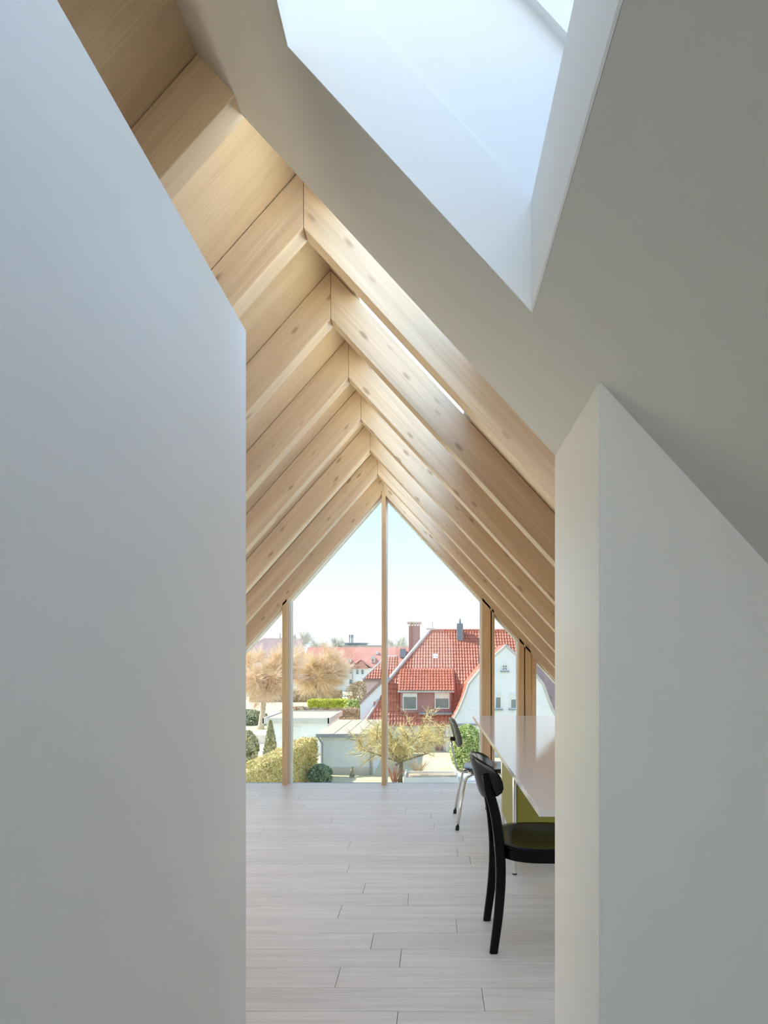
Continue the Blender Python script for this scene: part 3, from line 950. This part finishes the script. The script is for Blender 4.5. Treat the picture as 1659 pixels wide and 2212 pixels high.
v_lo = (Vector((0, brkL.y, brkL.z)) - Vector((0, eavL.y, eavL.z))).normalized()
Llo = (Vector((0, brkL.y, brkL.z)) - Vector((0, eavL.y, eavL.z))).length
tile_plane(tl_, Vector((0, eavL.y, eavL.z)), (1, 0, 0), v_lo, [(eavL.x, 0), (eavR.x, 0), (brkR.x, Llo), (brkL.x, Llo)])
tag(tl_.build('roof_tiles', M['tile'], hs), kind='stuff')
hp = MB()
hp.tube([brkL + Vector((0, -0.05, 0.05)), ridgeL + Vector((0, 0, 0.08))], 0.15, 8)
hp.tube([eavL + Vector((0, 0, 0.05)), eavL.lerp(brkL, 0.45) + Vector((0.12, 0, 0.03)), brkL + Vector((0, 0, 0.05))], 0.11, 8)
hp.build('hip_tiles', M['mortar'], hs)
rt = MB()
x = ridgeL.x
while x < ridgeR.x - 0.3:
    rt.tube([(x, dr, ridgeL.z + 0.03), (x + 0.33, dr, ridgeL.z + 0.05)], 0.13, 8)
    x += 0.34
tag(rt.build('ridge_tiles', M['tile'], hs), kind='stuff')
# ground-floor walls
MB().box(eavL.x + 0.5, 1.9, de + 0.5, 2 * dr - de - 0.5, G, eavL.z + 0.1).build('wall', M['render'], hs)
# dormer
ddf = 45.65
dx0, dx1 = X(865, ddf), X(975, ddf)
MB().box(dx0, dx1, ddf, 48.0, Z(1540, ddf), Z(1488, ddf)).build('dormer', M['dormer'], hs)
dor = [o for o in hs.children if o.name.startswith('dormer')][0]
f0, f1 = Vector((0, ddf - 0.25, Z(1492, ddf - 0.25))), Vector((0, 47.8, brkL.z + (47.8 - db_) * (ridgeL.z - brkL.z) / (dr - db_) + 0.02))
dl = MB(); slab(dl, [(dx0 - 0.15, f0.y, f0.z), (dx1 + 0.15, f0.y, f0.z), (dx1 + 0.15, f1.y, f1.z), (dx0 - 0.15, f1.y, f1.z)], 0.1)
dl.build('dormer_roof', M['mortar'], hs, fix=True)
dt = MB(); tile_plane(dt, f0 + Vector((0, 0, 0.01)), (1, 0, 0), f1 - f0, [(dx0 - 0.15, 0), (dx1 + 0.15, 0), (dx1 + 0.15, (f1 - f0).length), (dx0 - 0.15, (f1 - f0).length)])
tag(dt.build('dormer_tiles', M['tile'], hs), kind='stuff')
MB().box(dx0 - 0.2, dx1 + 0.2, f0.y - 0.1, f0.y + 0.02, f0.z - 0.13, f0.z - 0.02).build('gutter', M['mortar'], hs)
far_window(hs, X(872, ddf), X(899, ddf), Z(1531, ddf), Z(1499, ddf), ddf - 0.03, sill=False, blind=0.22)
far_window(hs, X(941, ddf), X(969, ddf), Z(1529, ddf), Z(1498, ddf), ddf - 0.03, sill=False, blind=0.38)
MB().box(X(905, ddf), X(978, ddf), ddf - 0.3, ddf + 0.3, Z(1543, ddf), Z(1539, ddf)).build('dormer_flashing', M['grey_trim'], hs)
# cross gable with bell-cast verge
dg = 43.2
half = [(1093, 1396), (1063, 1423), (1037, 1449), (1013, 1479), (1003, 1508), (991, 1537), (980, 1556)]
xc = X(1093, dg)
outl = [(X(a, dg), Z(b, dg)) for a, b in half]
outr = [(2 * xc - a, b) for a, b in outl[1:]]
wallp = outl + [(outl[-1][0], outl[-1][1] - 0.25), (2 * xc - outl[-1][0], outl[-1][1] - 0.25)] + outr[::-1]
MB().prism(wallp, dg, dg + 0.3).build('gable_wall', M['render'], hs)
MB().box(xc - 3.0, xc + 3.0, dg + 0.25, dg + 4, G, outl[-1][1] - 0.2).build('wall', M['render'], hs)
MB().box(xc - 3.55, xc + 3.55, dg - 0.05, dg + 0.3, outl[-1][1] - 0.38, outl[-1][1] - 0.24).build('cornice', M['grey_trim'], hs)
gr, gv, gtl = MB(), MB(), MB()
for sgn in (0, 1):
    pl = outl if sgn == 0 else [(2 * xc - a, b) for a, b in outl]
    for (a, b) in zip(pl[:-1], pl[1:]):
        dirv = Vector((a[0] - b[0], 0, a[1] - b[1]))
        slab(gr, [(a[0], dg + 0.05, a[1] + 0.06), (b[0], dg + 0.05, b[1] + 0.06), (b[0], dg + 4.5, b[1] + 0.06), (a[0], dg + 4.5, a[1] + 0.06)], 0.08)
        L_ = dirv.length
        uu = (0, 1, 0)
        if sgn == 0:
            tile_plane(gtl, Vector((b[0], dg + 4.4, b[1] + 0.07)), (0, -1, 0), dirv, [(0, 0), (4.3, 0), (4.3, L_), (0, L_)])
        else:
            tile_plane(gtl, Vector((b[0], dg + 0.1, b[1] + 0.07)), (0, 1, 0), dirv, [(0, 0), (4.3, 0), (4.3, L_), (0, L_)])
        gv.tube([(a[0], dg - 0.02, a[1] + 0.05), (b[0], dg - 0.02, b[1] + 0.05)], 0.10, 6)
gr.build('gable_roof', M['tile'], hs, fix=True)
tag(gtl.build('gable_tiles', M['tile'], hs), kind='stuff')
gv.build('verge', M['mortar'], hs)
far_window(hs, X(1086, dg), X(1094.5, dg), Z(1447, dg), Z(1437.5, dg), dg - 0.03, 2, 2, True, cross=0.06)
far_window(hs, X(1071, dg), X(1081, dg), Z(1529, dg), Z(1499, dg), dg - 0.03, 1, 1, True, blind=0.25)
far_window(hs, X(1104, dg), X(1114, dg), Z(1529, dg), Z(1499, dg), dg - 0.03, 1, 1, True, blind=0.4)
sb_ = MB()
slab(sb_, [px(1128, 1405, 47.0), px(1240, 1470, 47.0), px(1240, 1600, 45.0), px(1128, 1600, 45.0)], 0.12)
sb_.build('side_roof', M['tile_brown'], hs, fix=True)
# chimneys and roof fittings
ch = MB().box(X(883.5, 54), X(907, 54), 53.6, 54.7, 0.2, Z(1352, 54)).build('chimney', M['chim_brown'], hs)
cp = MB(); cp.box(X(880, 54), X(910.5, 54), 53.4, 54.9, Z(1347.5, 54), Z(1343.5, 54))
for q in (0, 1, 2, 3):
    xx = X(886 + 6 * q, 54); cp.box(xx, xx + 0.12, 53.6, 54.6, Z(1352, 54), Z(1347, 54))
cp.build('chimney_cap', M['concrete'], ch)
c2 = MB().box(X(987, 50.1), X(1000, 50.1), 49.9, 50.6, 2.4, Z(1347, 50.1)).build('chimney', M['slate'], hs)
MB().tube([(X(993.5, 50.1), 50.2, Z(1347, 50.1)), (X(993.5, 50.1), 50.2, Z(1341, 50.1)), (X(993.5, 50.1), 50.2, Z(1336, 50.1))], [0.11, 0.10, 0.05], 10).build('chimney_pot', M['grey_trim'], c2)
vt = MB(); vt.box(X(921, dr), X(939, dr), dr - 0.15, dr + 0.15, Z(1361, dr), Z(1357, dr)); vt.tube([(X(934, dr), dr, Z(1358, dr)), (X(934, dr), dr, Z(1344, dr))], 0.05, 6)
vt.build('ridge_vent', M['mortar'], hs)
yh = db_ + (dr - db_) * 0.53
hx, hz = X(940, yh), Z(1420, yh)
hm = Matrix.Translation((hx, yh - 0.1, hz)) @ Matrix.Rotation(math.radians(45), 4, 'X')
MB().obox(hm, -0.22, 0.22, -0.25, 0.25, -0.05, 0.16).build('roof_hatch', M['concrete'], hs)
# wing at the left with white gable wall and grey verge board
dwg = 46.1
wp = [(778, 1514), (806, 1486), (834, 1458), (832, 1480), (824, 1499), (790, 1562), (778, 1582)]
MB().prism([(X(a, dwg), Z(b, dwg)) for a, b in wp], dwg, dwg + 0.3).build('side_wall', M['render'], hs)
bd = MB(); pA, pB = px(776, 1515, dwg - 0.1), px(833, 1458, dwg - 0.1)
bd.add([pA, pB, pB + Vector((0, 0, -0.34)), pA + Vector((0, 0, -0.30)), pA + Vector((0, 1.5, 0)), pB + Vector((0, 1.5, 0)), pB + Vector((0, 1.5, -0.34)), pA + Vector((0, 1.5, -0.3))],
       [(0, 3, 2, 1), (4, 5, 6, 7), (0, 1, 5, 4), (1, 2, 6, 5), (2, 3, 7, 6), (3, 0, 4, 7)])
bd.build('verge_board', M['chim_brown'], hs, fix=True)

# small pink house behind ------------------------------------------------------
da = 62.0
pk = empty('pink_house', (X(830, da), da + 2, G), 'small pink house with dark red hipped tile roof left of the large house', 'house')
MB().box(X(791, da), X(850, da), da + 0.2, da + 5, G, Z(1466, da)).build('wall', M['render_pink'], pk)
e0, e1 = Vector((X(784, da), da, Z(1467, da))), Vector((X(860, da), da, Z(1467, da)))
r0, r1 = Vector((X(833, da + 2.4), da + 2.4, Z(1419, da + 2.4))), Vector((X(858, da + 2.4), da + 2.4, Z(1419, da + 2.4)))
pr = MB(); slab(pr, [e0, e1, r1, r0], 0.12); slab(pr, [e0, r0, r0 + Vector((0, 0.1, 0)), e0 + Vector((0, 4.8, 0))], 0.12); slab(pr, [e1, r1, r1 + Vector((0, .1, 0)), e1 + Vector((0, 4.8, 0))], 0.12)
pr.build('roof', M['tile_brown'], pk, fix=True)
vv = Vector((0, r0.y - e0.y, r0.z - e0.z))
pt = MB(); tile_plane(pt, Vector((0, e0.y, e0.z + 0.02)), (1, 0, 0), vv, [(e0.x, 0), (e1.x, 0), (r1.x, vv.length), (r0.x, vv.length)], tw=0.27, tl=0.42)
tag(pt.build('roof_tiles', M['tile'], pk), kind='stuff')
hh = MB(); hh.tube([e0, r0], 0.12, 6); hh.tube([r0, r1], 0.12, 6); hh.build('ridge_tiles', M['mortar'], pk)
MB().box(e0.x, e1.x, da - 0.15, da, e0.z - 0.2, e0.z - 0.03).build('gutter', M['chim_brown'], pk)

# row of terraced houses -------------------------------------------------------------
dh = 130.0
rw = empty('terrace_house', (-15, dh, G), 'long white terrace with pink red roof, pointed gable and dormers beyond the bare trees', 'house')
x0, x1 = X(655, dh), X(900, dh)
zE, zRg = Z(1443, dh), Z(1398, dh + 5)
MB().box(x0, x1, dh, dh + 10, G, zE).build('wall', M['render'], rw)
rr = MB(); slab(rr, [(x0, dh - 0.4, zE - 0.2), (x1, dh - 0.4, zE - 0.2), (x1, dh + 5, zRg), (x0, dh + 5, zRg)], 0.25); slab(rr, [(x0, dh + 10.4, zE), (x1, dh + 10.4, zE), (x1, dh + 5, zRg), (x0, dh + 5, zRg)], 0.25)
rr.build('roof', M['tile_pink'], rw, fix=True)
gx0, gx1, gxc = X(764, dh), X(805, dh), X(781, dh)
MB().box(gx0, gx1, dh - 1.2, dh + 1, G, Z(1443, dh)).build('gable_bay', M['render'], rw)
gg = MB(); zA = Z(1425, dh - 1.2)
gg.prism([(gx0 - 0.3, Z(1444, dh)), (gx1 - 0.6, Z(1444, dh)), (gxc, zA)], dh - 1.6, dh - 1.4)
slab(gg, [(gx0 - 0.4, dh - 1.6, Z(1444, dh)), (gxc, dh - 1.6, zA), (gxc, dh + 3, zA), (gx0 - 0.4, dh + 3, Z(1444, dh))], 0.2)
slab(gg, [(gx1 + 0.4, dh - 1.6, Z(1444, dh)), (gxc, dh - 1.6, zA), (gxc, dh + 3, zA), (gx1 + 0.4, dh + 3, Z(1444, dh))], 0.2)
gg.build('gable_roof', M['tile_pink'], rw, fix=True)
for (a, b, c_, d_) in ((755, 760, 1456, 1446.5), (771, 776, 1456, 1446.5), (782, 787, 1456, 1446.5), (755, 760, 1478, 1468), (840, 845, 1456, 1447), (862, 867, 1456, 1447)):
    far_window(rw, X(a, dh), X(b, dh), Z(c_, dh), Z(d_, dh), dh - 1.25 if 764 < a < 805 else dh - 0.05, 1, 1, False)
for (a, b, c_, d_, pk_) in ((748, 757, 1430, 1423.5, 0), (800, 809, 1431, 1422, 1)):
    dm = MB().box(X(a, dh), X(b, dh), dh + 0.9, dh + 4, Z(c_, dh), Z(d_, dh)).build('dormer', M['white_wood'], rw)
    if pk_:
        MB().prism([(X(a, dh) - .2, Z(d_, dh)), (X(b, dh) + .2, Z(d_, dh)), (X((a + b) / 2, dh), Z(d_ - 6, dh))], dh + 0.7, dh + 4).build('dormer_roof', M['concrete'], dm)
    MB().box(X(a + 2.2, dh), X(b - 2.2, dh), dh + 0.82, dh + 0.9, Z(c_ - 1.5, dh), Z(d_ + 1.5, dh)).build('pane', M['dormer'] if pk_ else M['win_dark'], dm)
MB().box(X(863, dh), X(875, dh), dh + 2, dh + 4, Z(1420, dh), Z(1401, dh)).build('chimney', M['slate'], rw)
MB().tube([(X(763, dh), dh - 1.35, zE), (X(763, dh), dh - 1.35, G)], 0.12, 6).build('downpipe', M['grey_trim'], rw)
MB().box(X(808, dh), X(814, dh), dh + 3, dh + 3.6, Z(1413, dh), Z(1407, dh)).build('roof_vent', M['white_wood'], rw)

# house behind the left tree
dl_ = 112.0
lh = empty('brown_roof_house', (X(590, dl_), dl_, G), 'white house with brown tiled roof behind the leftmost bare street tree', 'house')
MB().box(X(500, dl_), X(640, dl_), dl_, dl_ + 9, G, Z(1418, dl_)).build('wall', M['render'], lh)
lr = MB(); slab(lr, [(X(495, dl_), dl_ - .4, Z(1420, dl_)), (X(645, dl_), dl_ - .4, Z(1420, dl_)), (X(645, dl_), dl_ + 4.5, Z(1380, dl_ + 4.5)), (X(556, dl_), dl_ + 4.5, Z(1378, dl_ + 4.5))], 0.25)
slab(lr, [(X(495, dl_), dl_ - .4, Z(1420, dl_)), (X(556, dl_), dl_ + 4.5, Z(1378, dl_ + 4.5)), (X(500, dl_), dl_ + 9.4, Z(1420, dl_))], 0.25)
lr.build('roof', M['tile_brown'], lh, fix=True)
MB().tube([(X(592, dl_), dl_ + 4.5, Z(1380, dl_)), (X(592, dl_), dl_ + 4.5, Z(1366, dl_))], 0.08, 5).build('antenna', M['grey_trim'], lh)

# flat building with masts far away
dfb = 210.0
fb = empty('flat_roofed_block', (X(770, dfb), dfb, G), 'pale flat-roofed block with antenna mast on the skyline', 'building')
MB().box(X(735, dfb), X(822, dfb), dfb, dfb + 12, G, Z(1396, dfb)).build('wall', M['concrete'], fb)
MB().box(X(733, dfb), X(824, dfb), dfb - 1, dfb + 13, Z(1396, dfb), Z(1394, dfb)).build('roof', M['grey_trim'], fb)
MB().box(X(741, dfb), X(788, dfb), dfb + 3, dfb + 9, Z(1394, dfb), Z(1389.5, dfb)).build('roof_storey', M['concrete'], fb)
MB().box(X(738, dfb), X(791, dfb), dfb + 2, dfb + 10, Z(1389.5, dfb), Z(1388, dfb)).build('roof_storey_roof', M['grey_trim'], fb)
ms = MB()
for a in (751, 755, 758):
    ms.tube([(X(a, dfb), dfb + 5, Z(1388, dfb)), (X(a, dfb), dfb + 5, Z(1370, dfb))], 0.16, 5)
    ms.box(X(a - 1, dfb), X(a + 1, dfb), dfb + 4.6, dfb + 5.4, Z(1377, dfb), Z(1370, dfb))
ms.build('antenna_mast', M['slate'], fb)

# garages --------------------------------------------------------------
zg = -3.36
sh = empty('shed', (-5.2, 40, G), 'pale blue rendered garage with flat tan roof and dark gutter beside the yellow hedge', 'shed')
s0, s1 = X(692.5, 36.5), X(807, 36.5)
MB().box(s0, s1, 36.5, 44.6, G, zg).build('wall', M['shed_wall'], sh)
MB().box(s0, s1, 36.44, 36.5, G, G + 0.42).build('plinth', M['concrete'], sh)
MB().box(s0 - 0.2, s1 + 0.2, 36.25, 44.8, zg, zg + 0.10).build('roof', M['felt'], sh)
MB().box(s0 - 0.22, s1 + 0.2, 36.16, 36.28, zg - 0.10, zg + 0.11).build('gutter', M['grey_trim'], sh)
for k in range(1, 4):
    MB().box(s0 + k * (s1 - s0) / 4 - 0.03, s0 + k * (s1 - s0) / 4 + 0.03, 36.3, 44.7, zg + 0.10, zg + 0.125).build('roof_seam', M['felt'], sh)
dp = MB(); xp = s0 + 0.12
dp.tube([(xp - 0.25, 36.25, zg - 0.05), (xp - 0.1, 36.35, zg - 0.35), (xp, 36.4, zg - 0.5), (xp, 36.4, G + 0.7)], 0.055, 8)
dp.build('downpipe', M['grey_trim'], sh)
MB().tube([(xp, 36.4, G + 0.7), (xp, 36.4, G)], 0.07, 8).build('downpipe_base', M['white_wood'], sh)
MB().tube([(X(801, 36.4), 36.4, zg - 0.1), (X(801, 36.4), 36.4, G)], 0.06, 8).build('drainpipe', M['grey_trim'], sh)

gar = empty('white_garage', (-10, 47, G), 'white flat-roofed garage with grey concrete fascia behind the yellow hedge', 'garage')
q0, q1, dq = X(574, 44.3), X(708, 44.3), 44.3
MB().box(q0 + 0.1, q1 - 0.05, dq, 50, G, zg + 0.05).build('wall', M['render'], gar)
MB().box(q0 - 0.1, q1 + 0.1, dq - 0.25, 50.3, zg + 0.05, zg + 0.22).build('roof', M['felt'], gar)
fs_ = MB(); fs_.box(q0 - 0.15, q1 + 0.15, dq - 0.33, dq - 0.22, zg - 0.1, zg + 0.30); fs_.box(q0 - 0.17, q0 - 0.05, dq - 0.33, 50.4, zg - 0.1, zg + 0.30); fs_.box(q1 + 0.05, q1 + 0.17, dq - 0.33, 50.4, zg - 0.1, zg + 0.30); fs_.box(q0 - 0.15, q1 + 0.15, 50.3, 50.42, zg - 0.1, zg + 0.30)
fs_.build('fascia', M['concrete'], gar)
gd = MB()
gd.box(X(597, dq), X(606, dq), dq - 0.03, dq + 0.02, G, G + 1.9)
MB().box(X(630, dq), X(648, dq), dq - 0.06, dq + 0.02, G, G + 2.0).build('door', M['white_wood'], gar)

# low garden wall on the left by the road
gw = empty('garden_wall', (-14, 50.2, G), 'low pale concrete wall along the road behind the thuja bushes', 'wall')
MB().box(-24, -12.9, 49.6, 49.9, G, G + 0.7).build('wall_body', M['concrete'], gw)
MB().box(-24.05, -12.85, 49.52, 49.98, G + 0.7, G + 0.8).build('coping', M['render'], gw)

# hedges and shrubs ------------------------------------------------------------
dirh = Vector((-0.87, -11.3, 0)).normalized()
A = Vector((-6.92, 36.0, G)); B = A + dirh * 14.5
sd = Vector((-0.85, 0.06, 0))
box_hedge('clipped_hedge', 'long clipped yellow hedge running up to the pale blue garage', [A, B, B + sd, A + sd], 2.25, M['hedge'], 26000, 0.075, 3)
blob_shrub('thuja', 'tall pointed thuja bush in front of the white garage', (-10.25, 38.0, G), 0.5, 0.5, 3.05, M['thuja'], 7000, 0.09, 11, cone=1)
blob_shrub('thuja', 'broad low thuja bush left of the tall pointed one', (-11.5, 37.4, G), 0.62, 0.62, 2.45, M['thuja'], 8000, 0.09, 12)
blob_shrub('laurel_shrub', 'small dark green round shrub at the foot of the yellow hedge', (-6.22, 33.3, G), 0.62, 0.55, 1.1, M['shrub_green'], 5000, 0.075, 13)
hd = 78.0
box_hedge('lime_hedge', 'bright lime green hedge below the farther bare street tree', [(X(676, hd), hd - 3, G), (X(752, hd), hd - 3, G), (X(752, hd), hd - 0.5, G), (X(676, hd), hd - 0.5, G)], 1.75, M['lime'], 7000, 0.16, 14)
blob_shrub('lime_shrub', 'round green shrub at the right end of the lime hedge', (X(764, 71), 71, G), 1.1, 1.0, 2.1, M['ivy'], 3500, 0.14, 15)
for k, (x, d, r, h, lab) in enumerate(((645, 68, 2.2, 1.5, 'brown bare bush behind the white garage roof, next to the left post'),
                                       (712, 63, 2.2, 1.3, 'brown bare bush behind the white garage, below the lime hedge'),
                                       (752, 54, 1.8, 1.6, 'tawny bush behind the tan garage roof'),
                                       (783, 90, 2.5, 3.6, 'pale brown bush in front of the terrace, beside the pink house'))):
    blob_shrub('brown_bush', lab, (X(x, d), d, G), r, r * 0.7, h, M['brush'], 3500, 0.13, 30 + k)
box_hedge('bare_hedge', 'long brown leafless hedge behind the white garage roof', [(X(650, 57), 57, G), (X(772, 57), 57, G), (X(772, 57), 58.2, G), (X(650, 57), 58.2, G)], 2.15, M['brush'], 8000, 0.12, 17)
box_hedge('bare_hedge', 'low brown leafless hedge far behind the pollarded street trees', [(X(540, 97), 97, G), (X(735, 97), 97, G), (X(735, 97), 98.5, G), (X(540, 97), 98.5, G)], 1.9, M['brush'], 8000, 0.17, 18)
blob_shrub('street_bush', 'dark green bush beside the road at the left edge of the view', (X(536, 64), 64, G), 1.9, 1.2, 1.5, M['shrub_green'], 4000, 0.14, 41)
blob_shrub('bamboo', 'bright green leafy bush behind the steel chair below the white gable', (X(1008, 37.2), 37.2, G), 0.95, 0.8, 2.85, M['ivy'], 9000, 0.085, 16)

# trees ------------------------------------------------------------
bare_tree('pollard_tree', 'leftmost pollarded street tree with orange brown twigs, left of the left post', (X(563, 59.9), 59.9, G), (X(574, 59.9), 59.9, -0.35), (3.3, 3.2, 3.2), 0.30, 18, 7000, 1.45, 0.024, M['bark'], M['twig_orange'], 21, group=None, up=0.3)
bare_tree('pollard_tree', 'farther pollarded street tree with orange brown twigs, right of the left post', (X(698, 86), 86, G), (X(682, 86), 86, -0.6), (4.4, 4.0, 3.7), 0.34, 20, 7000, 1.9, 0.032, M['bark'], M['twig_orange'], 22, up=0.3)
for k, (x, d, zt_, r, lab) in enumerate(((648, 165, 1360, 3.6, 'tallest faint bare tree on the skyline right of the left post'),
                                         (690, 175, 1380, 2.4, 'thin faint bare tree on the skyline left of the antenna block'),
                                         (729, 180, 1376, 1.6, 'slender faint bare tree on the skyline beside the antenna block'),
                                         (855, 170, 1372, 3.4, 'faint bare tree on the skyline between centre post and brown chimney'))):
    zc = (Z(zt_, d) + Z(1425, d)) / 2
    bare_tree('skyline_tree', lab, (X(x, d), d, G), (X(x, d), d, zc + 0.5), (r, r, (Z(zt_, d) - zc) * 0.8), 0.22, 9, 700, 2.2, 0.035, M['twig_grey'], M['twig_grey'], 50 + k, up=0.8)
bare_tree('apple_tree', 'spreading garden fruit tree with yellow budding twigs in front of the tile roof', (-1.85, 34.0, G), (-1.75, 34.0, -3.35), (3.3, 1.6, 1.6), 0.13, 17, 5200, 0.5, 0.012, M['bark_dark'], M['twig_yellow'], 23, up=0.1, limb_r=0.42, out=0.35)


def cane_shrub(name, label, base, n, h, spread, mat, seed):
    rng = np.random.default_rng(seed)
    root = empty(name, base, label, 'shrub')
    mb = MB(); b = Vector(base)
    for k in range(n):
        th = rng.uniform(0, 2 * math.pi); s = rng.uniform(0.2, 1) * spread
        e = b + Vector((math.cos(th) * s, math.sin(th) * s * 0.6, h * rng.uniform(0.6, 1)))
        b0 = b + Vector((math.cos(th) * 0.1, math.sin(th) * 0.1, 0))
        mb.tube([b0, b0.lerp(e, 0.5) + Vector((0, 0, h * 0.12)), e], [0.014, 0.011, 0.006], 4)
    tag(mb.build('canes', mat, root), kind='stuff')
    return root


cane_shrub('dogwood', 'red stemmed shrub at the right foot of the centre post', (X(852, 34.0), 33.9, G), 45, 1.1, 0.75, M['twig_red'], 61)
cane_shrub('rose_shrub', 'pale arching bare shrub under the fruit tree', (X(905, 36.4), 36.4, G), 60, 0.95, 1.0, M['brush'], 62)

# white timber raised bed
rb = empty('raised_bed', (0.2, 34.5, G), 'white timber raised bed frame on the lawn below the steel chair', 'raised bed')
x0, x1 = X(872, 33.6), X(990, 33.6)
for y in (33.55, 35.4):
    MB().box(x0, x1, y, y + 0.08, G + 0.05, G + 0.38).build('long_board', M['white_wood'], rb)
    for k in (0, 1):
        xx = (x0, x1 - 0.1)[k]
        MB().box(xx - 0.01, xx + 0.11, y - 0.02, y + 0.1, G, G + 0.46).build('corner_post', M['white_wood'], rb)
for x in (x0, x1 - 0.08):
    MB().box(x, x + 0.08, 33.63, 35.4, G + 0.05, G + 0.38).build('end_board', M['white_wood'], rb)
MB().box(x0 + 0.08, x1 - 0.08, 33.63, 35.4, G, G + 0.25).build('soil', M['brush'], rb)

# terrace slab beside it
tag(MB().box(X(985, 34), X(1060, 34), 33.0, 39.4, G, G + 0.05).build('terrace_paving', M['concrete']), kind='structure')

# little stone figure
fg = empty('garden_statue', (X(760.5, 36), 35.6, G), 'small weathered stone figure on a base in front of the pale blue garage', 'statue')
b = Vector((X(760.5, 35.6), 35.6, G))
MB().box(b.x - 0.14, b.x + 0.14, b.y - 0.14, b.y + 0.14, G, G + 0.12).build('base', M['stone'], fg)
MB().tube([b + Vector((0, 0, z)) for z in (0.12, 0.2, 0.32, 0.42, 0.48, 0.50)], [0.10, 0.12, 0.09, 0.11, 0.06, 0.045], 10).build('figure', M['stone'], fg, smooth=True)
MB().tube([b + Vector((0, 0, z)) for z in (0.49, 0.52, 0.57, 0.62, 0.65)], [0.03, 0.06, 0.07, 0.055, 0.01], 10).build('head', M['stone'], fg, smooth=True)
# door and step of the house under the fruit tree
MB().box(X(940, 45.7), X(958, 45.7), 45.8, 45.95, G, G + 2.1).build('door', M['dormer'], hs)
MB().tube([(X(966, 45.3), 45.3, eavL.z), (X(966, 45.3), 45.3, G)], 0.09, 8).build('downpipe', M['white_wood'], hs)
